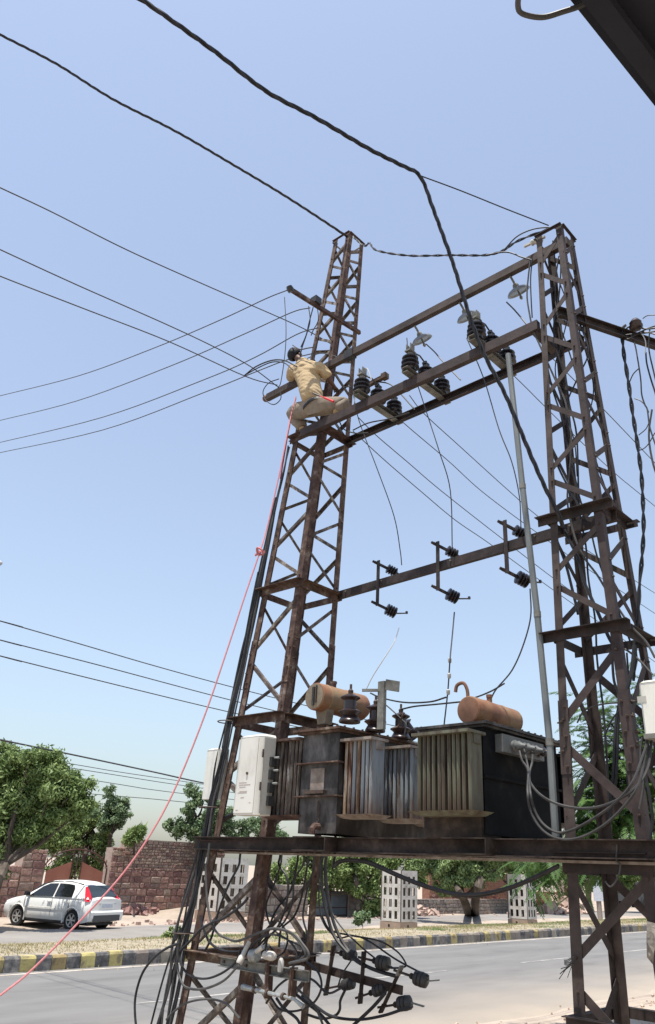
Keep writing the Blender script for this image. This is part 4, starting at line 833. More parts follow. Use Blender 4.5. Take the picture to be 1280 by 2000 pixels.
# droppers from the switches to the fuses and on to the transformers
g = 'droppers between switches, fuses and transformers'
for pts, lab, r, m in (
  ([(-0.1,3.532,8.734),(0,3.518,8.339),(0.1,3.468,8.01),(0.2,3.23,7.299),(0.35,3.033,6.569),(0.45,2.995,6.076),(0.5,3.005,5.876)], 'thin dropper from the left switch to the left fuse strap', .0075, 'wire'),
  ([(-0.1,2.48,9.099),(-0.1,2.429,8.712),(-0.1,2.174,7.846),(-0.1,1.927,7.023),(0.15,1.936,6.549),(0.35,2.06,5.806)], 'thin dropper from the left disc insulator to the middle fuse strap', .0075, 'wire'),
  ([(-0.1,1.454,8.591),(-0.1,1.217,7.841),(-0.1,1.029,7.007),(-0.1,0.879,6.5),(-0.1,0.806,6.021),(-0.1,0.809,5.649)], 'thin dropper from the middle disc insulator to the right fuse strap', .0075, 'wire'),
  ([(0.1,0.934,9.053),(0.1,0.82,8.854),(0.1,0.671,8.557),(0.1,0.562,8.313)], 'twisted dropper from the right disc insulator to the shorter tower', .011, 'wire'),
  ([(0.1,2.279,9.012),(0.1,2.125,8.793),(0.1,2.02,8.619),(0.1,1.703,8.133)], 'dark dropper from the left disc insulator down behind the beam', .010, 'wire'),
  ([(0.5,3.035,5.001),(0.4,3.036,4.777),(0.3,3.135,4.534),(0.3,3.302,4.344),(0.3,3.4,4.198)], 'pale frayed lead hanging above the tan drum', .006, 'pale_wire'),
  ([(0.4,2.08,5.009),(0.25,2.011,4.677),(-0.05,1.835,4.325),(-0.05,1.852,4.163),(-0.05,1.877,3.925),(-0.05,1.939,3.528)], 'lead from the middle fuse strap with white wrapping at its lower end', .009, 'wire'),
  ([(0.1,0.854,4.976),(0.1,0.869,4.655),(0.1,0.984,4.348),(0.1,1.137,4.1),(0.1,1.339,3.925),(0.1,1.422,3.812)], 'dark lead curving from the right fuse strap to the rusty drum', .009, 'wire'),
  ([(0.1,1.234,3.974),(0.1,1.405,3.91),(0.1,1.605,3.865),(0.1,1.776,3.85)], 'short dark lead branching off above the rusty drum', .009, 'wire'),
  ([(-0,3.066,4.055),(-0,2.892,3.98),(0,2.536,3.888),(-0,2.163,3.856),(-0,1.935,3.883)], 'black lead from the first bushing of the grey transformer to the right', .010, 'black_cable'),
  ([(0.2,2.75,3.859),(0.2,2.54,3.875),(0.2,2.239,3.868),(0.2,1.879,3.86)], 'black lead from the third bushing of the grey transformer to the rusty drum', .010, 'black_cable'),
  ([(0.1,3.06,4.022),(0.1,2.852,3.877),(0.1,2.652,3.72),(0.1,2.59,3.655),(0.1,2.611,3.511)], 'grey lead running down beside the third bushing', .008, 'grey_cable')):
    cable('dropper', lab, 'wire', pts, r, m, g)
b = MB(); P = [(-0.05,1.843,4.279),(-0.05,1.853,4.105),(-0.05,1.87,3.924)]
for i, p in enumerate(P): b.lathe(V3(p)+Z*.03, -Z, [(.012,0),(.022,.01),(.02,.05),(.012,.06)], 7)
tag(b.build('wire_wrap', 'white_conn'), 'white tape lumps on the lead above the gap between the transformers', 'tape wrap')
# cables down the left leg of the tall tower
g = 'cables down the left leg of the tall tower'
lab = 'long dark cable in the bundle running down the left leg of the tall tower'
NB = 11
for i in range(NB):
    o = -10-17*i/NB*1.0; w = random.Random(i)
    top = [(566,880),(556,935),(545,985),(566,880),(538,1030),(556,935),(566,880),(545,985),(538,1030),(520,1110),(520,1110)][i]
    base = [(577,880),(566,935),(556,985),(545,1040),(526,1110),(511,1170),(488,1280),(460,1410),(440,1500),(420,1600),(404,1692),(385,1790),(366,1880),(350,1965),(338,2020)]
    pts = []
    for x, y in base:
        if y < top[1]: continue
        f = (y-860)/1150; sp = o*(.35+.5*f)*(1.25 if y > 1640 else 1)+(w.uniform(-3,3)+(i-5)*1.6*max(0,f-.5)*2)
        pts.append((x+sp, y))
    P3 = []
    for x, y in pts: P3.append((x, y))
    CB = globals().setdefault('CBP', []); CB.append(P3)
def leg_point(y):                                              # height on the left leg for a row of the bundle
    return y
LEGK = [(8.2,0),(7.7,0),(7.2,0),(6.6,0),(6.0,0),(5.5,0),(4.8,0),(3.9,0),(3.3,0),(2.8,0),(2.3,0),(1.75,0),(1.2,0),(.7,0),(.0,0)]
for i in range(NB):
    w = random.Random(i*3+1); k0 = [0,1,2,0,3,1,0,2,3,4,4][i]; pts = []
    for k in range(k0, len(LEGK)):
        z = LEGK[k][0]; f = 1-z/8.2
        c = TL.corner('l', z, .02)
        spread = .05+.06*f+(.10*max(0, (2.9-z)/2.9) if z < 2.9 else 0)
        a = ((i+w.uniform(-3,3)*(z < 3.2))/(NB-1)-.15)*spread
        pts.append(c+Vector((-.03-.6*abs(a)+w.uniform(-.025,.02), a+w.uniform(-.022,.022), w.uniform(-.05,.05))))
    m = 'black_cable' if i % 3 else 'grey_cable'
    cable('leg_cable', lab, 'cable', pts,   .0145 if i % 2 else .0115, m, g)
for z in (3.84, 2.75, 1.32):
    c = TL.corner('l', z, .02); b = MB(); P = [c+Vector((-.05+.12*math.cos(t)-.03, .06+.13*math.sin(t), 0)) for t in [i*math.pi/5 for i in range(11)]]
    b.tube(P, .008, 5, cap=False); tag(b.build('cable_tie', 'bolt'), {3.84:'wire tie round the cable bundle beside the third collar', 2.75:'wire tie round the cable bundle beside the cream boxes', 1.32:'wire tie round the cable bundle near the ground loops'}[z], 'cable tie')
g = 'loose cables at the foot of the tall tower'
for pts, lab, r, m in (
  ([(-0.85,5.144,1.249),(-0.85,5.396,1.171),(-0.85,5.624,1.051),(-0.85,5.809,0.876),(-0.85,5.883,0.644),(-0.85,5.837,0.445),(-0.85,5.716,0.237)], 'big black cable loop bulging left of the tall tower foot', .015, 'black_cable'),
  ([(-0.8,5.237,1.271),(-0.8,5.236,1.135),(-0.8,5.204,0.999),(-0.8,5.131,0.89),(-0.8,5,0.819),(-0.8,4.696,0.837),(-0.8,4.361,0.95),(-0.8,4.139,1.114)], 'grey cable curving from the bundle up to the white tube connector', .0135, 'grey_cable'),
  ([(-0.7,5.01,2.02),(-0.7,4.917,1.694),(-0.7,4.814,1.503),(-0.7,4.679,1.382),(-0.7,4.479,1.336),(-0.7,4.292,1.33),(-0.7,3.997,1.422),(-0.7,3.734,1.489),(-0.7,3.447,1.466),(-0.7,3.277,1.377),(-0.7,3.189,1.306),(-0.7,3.221,1.249),(-0.7,3.463,1.191)], 'grey cable making the wide arch over the steel bar', .0135, 'grey_cable'),
  ([(-0.64,3.758,1.481),(-0.64,3.548,1.462),(-0.64,3.368,1.367),(-0.64,3.298,1.267),(-0.64,3.488,1.195)], 'second grey cable inside the wide arch', .012, 'grey_cable'),
  ([(-0.75,5.364,0.462),(-0.75,5.196,0.581),(-0.75,4.97,0.681),(-0.75,4.616,0.747),(-0.75,4.332,0.733),(-0.75,4.105,0.632)], 'low dark cable hump at the bottom left of the tower foot', .0125, 'grey_cable'),
  ([(-0.45,4.707,2.079),(-0.45,4.832,1.907),(-0.45,4.906,1.777),(-0.45,4.996,1.575),(-0.45,5.049,1.387),(-0.45,5.094,1.266),(-0.45,5.179,1.147),(-0.45,5.317,1.05)], 'black cable dropping from the platform to the left leg', .014, 'black_cable'),
  ([(-0.72,5.298,1.148),(-0.72,5.126,1.267),(-0.72,4.966,1.388),(-0.72,4.756,1.481),(-0.72,4.562,1.535),(-0.72,4.288,1.674),(-0.72,4.177,1.757)], 'dark cable running up right from the tie knot', .015, 'black_cable'),
  ([(-0.55,5.212,1.514),(-0.55,5.117,1.385),(-0.55,4.997,1.271),(-0.55,4.834,1.211),(-0.55,4.636,1.192),(-0.55,4.345,1.216)], 'black cable sagging across the left face of the tower foot', .014, 'black_cable'),
  ([(-0.2,4.264,2.108),(-0.2,4.118,1.991),(-0.2,4.075,1.842),(-0.2,4.112,1.628),(-0.2,4.228,1.438),(-0.2,4.366,1.351),(-0.2,4.555,1.232),(-0.2,4.854,1.144)], 'black cable falling through the inside of the tower foot', .014, 'black_cable'),
  ([(0.1,4.267,2.116),(0.1,4.345,1.833),(0.1,4.533,1.657),(0.1,4.649,1.485),(0.1,4.706,1.209),(0.1,4.627,0.951)], 'dark cable inside the tower foot beside the back leg', .014, 'black_cable'),
  ([(0.2,4.188,2.092),(0.2,4.247,1.782),(0.2,4.357,1.556),(0.2,4.565,1.406),(0.2,4.588,1.215)], 'dark cable inside the tower foot nearest the right leg', .013, 'black_cable'),
  ([(0.3,4.975,1.575),(0.3,4.697,1.461),(0.3,4.553,1.322),(0.3,4.59,1.168),(0.3,4.726,1.091)], 'short dark cable curl behind the grey arch', .012, 'black_cable'),
  ([(0.42,4.089,2.129),(0.42,4.031,1.821),(0.42,3.927,1.553),(0.42,3.799,1.375),(0.42,3.628,1.223),(0.42,3.405,1.127),(0.42,3.178,1.085),(0.42,2.916,1.063)], 'thick black cable curving from the platform down to the lower fuse arm', .020, 'black_cable'),
  ([(0.4,4.14,2.128),(0.4,4.1,1.845),(0.4,3.994,1.576),(0.4,3.853,1.361),(0.4,3.561,1.179),(0.4,3.364,1.117)], 'second thick black cable beside the curving one', .020, 'black_cable'),
  ([(0.45,4.22,2.069),(0.45,4.19,1.702),(0.45,4.107,1.541),(0.45,3.963,1.426),(0.45,3.617,1.398),(0.45,3.228,1.377),(0.45,2.966,1.298),(0.45,2.843,1.202),(0.45,2.857,1.158),(0.45,3.035,1.131),(0.45,3.146,1.145)], 'black cable making a long loop over the lower fuse arm', .010, 'black_cable'),
  ([(0.45,4.161,1.565),(0.45,4.031,1.437),(0.45,3.842,1.361),(0.45,3.617,1.398),(0.45,3.38,1.365),(0.45,3.001,1.227),(0.45,2.703,1.144),(0.45,2.525,1.105)], 'black cable running out to the far tip of the lower fuse holders', .010, 'black_cable'),
  ([(0.3,4.248,0.747),(0.3,3.991,0.662),(0.3,3.747,0.605),(0.3,3.366,0.625),(0.3,3.008,0.707),(0.3,2.719,0.806),(0.3,2.625,0.835)], 'black cable rising to the lowest fuse terminal from the tower foot', .016, 'black_cable'),
  ([(0.3,2.992,0.912),(0.3,3.153,0.772),(0.3,3.33,0.639),(0.3,3.51,0.512)], 'thick black cable dropping from the outermost fuse holder off the bottom edge', .018, 'black_cable'),
  ([(0.35,3.622,0.863),(0.35,3.686,0.758),(0.35,3.689,0.675),(0.35,3.755,0.609),(0.35,3.95,0.555),(0.35,4.197,0.563)], 'black cable from the nearest lower fuse back to the tower foot', .015, 'black_cable'),
  ([(-0,4.072,0.813),(-0,3.862,0.74),(-0,3.659,0.67),(-0,3.46,0.557)], 'dark cable leaving the silver joint to the bottom edge', .016, 'black_cable'),
  ([(-0.1,4.114,1.012),(-0.1,3.935,0.883),(-0.1,3.718,0.788),(-0.1,3.603,0.708),(-0.1,3.485,0.563)], 'grey cable crossing the right leg near the bottom edge', .013, 'grey_cable'),
  ([(-0.3,4.041,0.789),(-0.3,3.91,0.71),(-0.3,3.705,0.643),(-0.3,3.619,0.555)], 'black cable falling from the silver joint', .015, 'black_cable'),
  ([(-0.2,3.226,0.971),(-0.2,3.175,1.087),(-0.2,3.066,1.213),(-0.2,3.025,1.253)], 'thin black cable curl under the nearest fuse holder', .009, 'black_cable'),
  ([(0.1,4.558,2.109),(0.1,4.652,1.876),(0.1,4.763,1.645),(0.1,4.642,1.43),(0.1,4.359,1.316),(0.1,4.094,1.258),(0.1,3.997,1.113)], 'black cable winding down to the right leg of the tower foot', .012, 'black_cable'),
  ([(-0.1,3.957,2.118),(-0.1,4.087,1.95),(-0.1,4.091,1.735),(-0.1,4.205,1.516),(-0.1,4.432,1.353),(-0.1,4.613,1.16),(-0.1,4.63,0.961)], 'black cable crossing behind the front leg of the tower foot', .012, 'black_cable'),
  ([(0.2,4.08,2.067),(0.2,4.164,1.841),(0.2,4.208,1.565),(0.2,4.12,1.358),(0.2,4.227,1.139),(0.2,4.431,1.016)], 'dark cable hugging the right leg of the tower foot', .012, 'black_cable'),
  ([(-0.66,5.457,1.175),(-0.66,5.352,1.025),(-0.66,5.15,0.916),(-0.66,4.862,0.909),(-0.66,4.584,0.987),(-0.66,4.358,1.116),(-0.66,4.291,1.245)], 'black cable slung low across the steel bar at the tower foot', .013, 'black_cable'),
  ([(-0.62,4.259,1.182),(-0.62,4.093,1.333),(-0.62,3.854,1.42),(-0.62,3.593,1.391),(-0.62,3.441,1.281),(-0.62,3.488,1.148),(-0.62,3.689,1.059)], 'black cable ring round the white cut-out', .011, 'black_cable'),
  ([(-0.3,4.199,0.723),(-0.3,4.015,0.912),(-0.3,3.745,1.035),(-0.3,3.493,1.014),(-0.3,3.275,0.922),(-0.3,3.076,0.989)], 'black cable linking the silver joint to the nearest lower fuse', .012, 'black_cable'),
  ([(-0.2,3.699,1.155),(-0.2,3.52,1.076),(-0.2,3.463,0.941),(-0.2,3.573,0.789),(-0.2,3.813,0.691),(-0.2,4.069,0.673),(-0.2,4.23,0.76)], 'black cable loop hanging below the arm socket', .012, 'black_cable'),
  ([(0.44,4.125,2.117),(0.44,4.089,1.874),(0.44,3.995,1.657),(0.44,3.79,1.47),(0.44,3.477,1.296),(0.44,3.228,1.187)], 'thin black cable between the two thick ones under the platform', .010, 'black_cable'),
  ([(-0.44,3.139,2.129),(-0.44,3.044,2.176),(-0.44,2.785,2.187),(-0.44,2.57,2.158),(-0.44,2.294,2.079),(-0.44,1.968,1.994),(-0.44,1.602,1.929),(-0.44,1.314,1.929),(-0.44,0.982,1.994),(-0.44,0.69,2.095),(-0.44,0.447,2.196)], 'doubled black cable sagging under the platform, front strand', .015, 'black_cable'),
  ([(-0.4,3.175,2.109),(-0.4,3.057,2.162),(-0.4,2.82,2.173),(-0.4,2.604,2.138),(-0.4,2.293,2.052),(-0.4,1.967,1.972),(-0.4,1.631,1.919),(-0.4,1.341,1.911),(-0.4,1.035,1.971),(-0.4,0.74,2.069),(-0.4,0.47,2.18)], 'doubled black cable sagging under the platform, rear strand', .013, 'black_cable')):
    p0_ = V3(pts[0])
    if p0_.z > 2.0: pts = [p0_+Vector((.03,.02,.30)), p0_+Vector((.01,0,.10))]+list(pts)          # they come down from inside the platform frame
    cable('loose_cable', lab, 'cable', pts, r, m, g)
b = MB(); c = TL.corner('l', 1.32)+Vector((-.09,.05,0))
for k in range(5): b.tube(smoothpts([c+Vector((-.06,-.05+.02*k,.02*k)),c+Vector((-.09,.04,-.02*k)),c+Vector((-.02,.14+.02*k,.015*k-.03))]), .008, 5)
tag(b.build('tie_knot', 'black_trim'), 'knot of black ties on the bundle where the big loop starts', 'knot')
# cables in and about the shorter tower
g = 'cables through the shorter tower'
for pts, lab, r, m in (
  ([(-0.22,0.382,9.205),(-0.22,0.43,8.936),(-0.22,0.462,8.665),(-0.22,0.441,8.331),(-0.22,0.413,8.12),(-0.22,0.353,7.898),(-0.22,0.277,7.629),(-0.22,0.184,7.297),(-0.22,0.09,6.97),(-0.22,0.056,6.574),(-0.22,0.065,6.349),(-0.22,0.114,6.067),(-0.22,0.169,5.72),(-0.22,0.128,5.323),(-0.22,0.045,5.057),(-0.22,-0.076,4.836),(-0.22,-0.162,4.642),(-0.22,-0.264,4.435),(-0.22,-0.354,4.262),(-0.22,-0.476,4.095),(-0.22,-0.541,3.933)], 'long pale grey cable snaking down the whole shorter tower', .011, 'grey_cable'),
  ([(-0.2,0.361,9.25),(-0.2,0.405,8.936),(-0.2,0.419,8.614),(-0.2,0.424,8.335)], 'dark twisted pair hanging just left of the shorter tower', .009, 'black_cable'),
  ([(-0,0.057,9.692),(-0,0.078,9.098),(0,0.145,8.638),(-0,0.25,8.214),(-0,0.227,7.817),(0,0.158,7.45),(-0,0.141,7.049),(-0,0.092,6.612),(-0,0.143,5.736),(-0,0.112,5.272),(-0,0.12,4.896),(-0,0.091,4.468),(0,0.112,4.048),(0,0.1,3.608),(-0,0.106,3.266),(-0,0.13,2.768)], 'dark cable hanging straight through the middle of the shorter tower', .011, 'black_cable'),
  ([(0.05,0.031,9.625),(0.05,0.047,8.781),(0.05,-0.004,8.429),(0.05,-0.097,7.992),(0.05,-0.131,7.676),(0.05,0.039,7.389),(0.05,0.22,7.037),(0.05,0.175,6.606)], 'dark cable zigzagging in the upper part of the shorter tower', .010, 'black_cable'),
  ([(0.1,0.137,9.378),(0.1,0.226,8.917),(0.1,0.23,8.426),(0.1,0.137,7.909),(0.1,0.049,7.406),(0.1,-0.001,7.255)], 'whitish cable down the upper back of the shorter tower', .009, 'grey_cable'),
  ([(-0.1,0.343,7.737),(-0.1,0.285,7.27),(-0.1,0.212,6.888),(-0.1,0.185,6.606),(-0.1,0.132,6.226),(-0.1,0.075,5.739),(-0.1,-0.007,5.565)], 'dark cable slanting down inside the shorter tower above its first collar', .011, 'black_cable'),
  ([(-0.05,0.406,6.589),(-0.05,0.328,6.282),(-0.05,0.228,5.992),(-0.05,0.083,5.609)], 'black cable behind the first collar of the shorter tower', .012, 'black_cable'),
  ([(-0.1,0.29,5.467),(-0.1,0.228,5.291),(-0.1,0.163,5.113),(-0.1,0.125,4.85),(-0.1,0.024,4.541),(-0.1,-0.072,4.237),(-0.1,-0.127,4.122)], 'thick black cable between the two collars of the shorter tower', .018, 'black_cable'),
  ([(-0.1,0.388,5.373),(-0.1,0.311,5.09),(-0.1,0.261,4.796),(-0.1,0.219,4.513)], 'thick black cable hugging the back leg of the shorter tower', .016, 'black_cable'),
  ([(-0.1,-0.127,4.122),(-0.1,-0.132,3.894),(-0.1,-0.125,3.653),(-0.1,-0.053,3.379),(-0.1,0.007,3.02),(-0.1,0.06,2.758),(-0.1,0.096,2.566)], 'thick black cable hanging below the second collar', .020, 'black_cable'),
  ([(-0.1,-0.088,4.048),(-0.1,-0.081,3.803),(-0.1,-0.117,3.631),(-0.1,-0.073,3.377),(-0.1,-0.027,3.063),(-0.1,0.036,2.758)], 'second black cable hanging below the second collar', .014, 'black_cable'),
  ([(-0.2,-0.21,4.092),(-0.2,-0.294,4.035),(-0.2,-0.389,3.935),(-0.2,-0.49,3.789)], 'pale cable arching right from the second collar', .011, 'grey_cable'),
  ([(-0.2,0.281,3.429),(-0.2,0.209,3.528),(-0.2,0.102,3.565),(-0.2,-0.052,3.578),(-0.2,-0.295,3.562)], 'thin grey cable crossing the tower above the platform', .008, 'grey_cable'),
  ([(0,0.154,9.577),(0,0.132,8.961),(-0,0.039,8.42),(-0,0.143,8.005),(0,0.278,7.615),(0,0.222,7.083),(-0,0.128,6.565),(-0,0.133,6.109)], 'dark wire drifting down the back of the upper shorter tower', .008, 'black_cable'),
  ([(0.15,0.002,8.182),(0.15,-0.07,7.689),(0.15,-0.102,7.239),(0.15,0.006,6.794),(0.15,-0.038,6.31),(0.15,-0.114,5.904),(0.15,-0.138,5.591)], 'dark wire inside the right side of the shorter tower above its first collar', .008, 'black_cable'),
  ([(0.1,0.096,5.638),(0.1,0.052,5.209),(0.1,-0.045,4.79),(0.1,-0.141,4.447),(0.1,-0.213,4.165)], 'dark wire between the collars on the right side of the shorter tower', .010, 'black_cable'),
  ([(-0.1,-0.236,4.051),(-0.1,-0.22,3.786),(-0.1,-0.157,3.509),(-0.1,-0.173,3.233),(-0.1,-0.108,2.926),(-0.1,-0.133,2.669)], 'black wire down the front leg beside the right-edge white box', .010, 'black_cable'),
  ([(-0.3,-0.015,3.262),(-0.3,-0.132,3.433),(-0.3,-0.262,3.521),(-0.3,-0.375,3.555)], 'dark wire running up to the right-edge white box', .008, 'black_cable'),
  ([(-0.45,-0.459,4.012),(-0.45,-0.418,3.831),(-0.45,-0.374,3.7),(-0.45,-0.347,3.635)], 'black bundle below the right end of the second collar', .020, 'black_cable')):
    cable('tower_cable', lab, 'cable', pts, r, m, g)
g = 'low voltage leads of the dark transformer'
for pts, lab in (
  ([(-0.2,0.923,3.237),(-0.3,0.837,3.109),(-0.4,0.72,2.998),(-0.75,0.535,2.78),(-0.75,0.52,2.631),(-0.75,0.449,2.499),(-0.75,0.343,2.418),(-0.75,0.204,2.387),(-0.75,0.041,2.411),(-0.75,-0.147,2.496),(-0.75,-0.312,2.617),(-0.75,-0.458,2.768),(-0.62,-0.484,2.978),(-0.52,-0.496,3.196)], 'lowest grey lead drooping from the dark transformer to the shorter tower'),
  ([(-0.1,0.924,3.245),(-0.3,0.783,3.083),(-0.4,0.711,2.966),(-0.75,0.51,2.779),(-0.75,0.48,2.631),(-0.75,0.409,2.515),(-0.75,0.293,2.446),(-0.75,0.175,2.45),(-0.75,-0.016,2.524),(-0.75,-0.252,2.657),(-0.75,-0.421,2.809),(-0.62,-0.477,3.019),(-0.5,-0.506,3.198)], 'middle grey lead drooping from the dark transformer'),
  ([(0.1,0.946,3.257),(-0.2,0.784,3.104),(-0.4,0.713,2.93),(-0.75,0.44,2.768),(-0.75,0.298,2.681),(-0.75,0.112,2.633),(-0.75,-0.072,2.629),(-0.75,-0.254,2.673),(-0.75,-0.437,2.769),(-0.62,-0.513,2.937),(-0.5,-0.532,3.196)], 'uppermost grey lead from the dark transformer crossing the leg')):
    cable('transformer_lead', lab, 'cable', pts, .0115, 'lead', g)
g = 'cables hanging at the right edge'
for pts, lab, r, m, tw in (
  ([(0.6,-0.368,8.229),(0.6,-0.349,8.128),(0.6,-0.349,8.012),(0.6,-0.342,7.9),(0.6,-0.348,7.67),(0.6,-0.352,7.337),(0.6,-0.351,7.016),(0.6,-0.357,6.668),(0.6,-0.356,6.466),(0.6,-0.353,6.204),(0.6,-0.327,5.86),(0.6,-0.291,5.53),(0.6,-0.225,5.187),(0.6,-0.175,4.964),(0.5,-0.156,4.601),(0.4,-0.134,4.245),(0.3,-0.105,3.867)], 'thick black twisted cable hanging down from the right cross arm', .013, 'black_cable', 2),
  ([(0.2,-0.328,4.815),(0.2,-0.273,4.502),(0.2,-0.215,4.198),(0.2,-0.147,3.852)], 'black cable passing behind the collar end at the right edge', .015, 'black_cable', 0),
  ([(0.7,-0.402,8.281),(0.7,-0.453,8.06),(0.7,-0.463,7.825),(0.7,-0.464,7.525),(0.7,-0.45,7.312),(0.7,-0.468,7.161),(0.7,-0.488,7.082),(0.7,-0.486,6.873),(0.7,-0.511,6.658),(0.7,-0.553,6.442)], 'pale thin cable hanging to the right of the twisted one', .009, 'grey_cable', 0),
  ([(0.7,-0.57,7.866),(0.7,-0.562,7.704),(0.7,-0.581,7.473),(0.7,-0.605,7.282),(0.7,-0.631,7.024)], 'dark pair of cables leaving at the right edge', .010, 'black_cable', 0),
  ([(0.7,-0.457,7.677),(0.7,-0.388,7.633),(0.7,-0.342,7.564),(0.7,-0.309,7.504)], 'short dark wire tail tied to the twisted cable', .007, 'wire', 0),
  ([(0.7,-0.36,7.292),(0.7,-0.427,7.228),(0.7,-0.477,7.136),(0.7,-0.501,7.041)], 'short dark wire reaching right from the twisted cable', .007, 'wire', 0),
  ([(0.7,-0.347,6.787),(0.7,-0.438,6.836),(0.7,-0.483,6.902),(0.7,-0.516,6.966)], 'lower short dark wire curving right from the twisted cable', .006, 'wire', 0),
  ([(0.7,-0.323,6.59),(0.7,-0.384,6.595),(0.7,-0.449,6.64),(0.7,-0.535,6.751)], 'lowest short wire loop tied to the twisted cable', .006, 'wire', 0),
  ([(0.6,-0.414,8.236),(0.6,-0.455,8.247),(0.6,-0.546,8.201),(0.6,-0.644,8.12),(0.6,-0.78,8.066)], 'black wire looping across the right cross arm to the edge', .010, 'black_cable', 0),
  ([(0.6,-0.366,8.159),(0.6,-0.503,8.114),(0.6,-0.637,8.062),(0.6,-0.775,8.023)], 'dark wire lying along the top of the right cross arm', .009, 'black_cable', 0),
  ([(0.6,-0.501,8.092),(0.6,-0.618,8.11),(0.6,-0.724,8.11),(0.6,-0.815,8.094)], 'dark wire crossing above the right cross arm', .009, 'black_cable', 0),
  ([(0.6,-0.285,8.199),(0.6,-0.421,8.077),(0.6,-0.579,8.107),(0.6,-0.795,7.945)], 'slack black wire hung from the right cross arm near the pin insulator', .008, 'black_cable', 0),
  ([(0.7,-0.662,8.189),(0.7,-0.613,7.906),(0.7,-0.623,7.602),(0.7,-0.644,7.302)], 'dark wire falling from the cross arm end at the right edge', .009, 'black_cable', 0),
  ([(0.7,-0.54,7.061),(0.7,-0.463,6.744),(0.7,-0.461,6.408),(0.7,-0.5,6.133)], 'grey cable strip bowed at the right edge', .012, 'grey_cable', 0),
  ([(0.6,-0.627,8.284),(0.6,-0.692,8.297),(0.6,-0.804,8.246)], 'thin dark wire above the pin insulator', .006, 'wire', 0),
  ([(0.6,-0.57,8.134),(0.6,-0.614,7.982),(0.6,-0.614,7.883),(0.6,-0.594,7.78)], 'thin salmon pink wire hanging on the right cross arm', .006, 'pale_wire', 0),
  ([(-0.5,-0.479,3.2),(-0.5,-0.49,3.074),(-0.5,-0.443,2.913),(-0.5,-0.452,2.712),(-0.5,-0.453,2.556),(-0.5,-0.412,2.403)], 'dark cable dropping under the white box at the right edge', .014, 'black_cable', 0),
  ([(-0.5,-0.449,3.202),(-0.5,-0.415,3.037),(-0.5,-0.415,2.833),(-0.5,-0.356,2.635)], 'second dark cable dropping under the white box', .012, 'grey_cable', 0),
  ([(-0.55,-0.153,2.36),(-0.55,-0.135,2.245),(-0.55,-0.162,2.208),(-0.55,-0.135,2.124),(-0.55,-0.065,2.047),(-0.55,-0.021,2.083)], 'pale bent wire hooked on the platform beam by the shorter tower', .008, 'grey_cable', 0)):
    cable('edge_cable', lab, 'cable', pts, r, m, g, twist=tw, pitch=.5)
b = MB(); c = V3((-0.16,0.319,9.541)); b.lathe(c, Vector((.2,-1,-.1)), [(.03,-.06),(.045,-.04),(.03,-.01),(.05,.02),(.035,.05),(.05,.08),(.02,.1)], 10); b.bar(c+Vector((0,.16,.02)), c+Vector((0,-.14,.0)), .03, .03)
tag(b.build('shackle_insulator', 'white_conn'), 'white shackle insulator with a black bolt at the top of the shorter tower', 'insulator')
b = MB()
for a in range(5): c = V3((-0.46,0.386,1.47)); b.tube(smoothpts([c+Vector((-.02,.05,-.02+.008*a)),c+Vector((-.05,.0,.01*a-.02)),c+Vector((-.03,-.04,-.01+.012*a)),c+Vector((-.05+.012*a,.07+.012*a*(-1)**a,-.05-.02*a))]), .0035, 4)
tag(b.build('tie_wire', 'grey_cable'), 'pale scrap of tie wire round the left leg of the shorter tower near the road', 'wire')

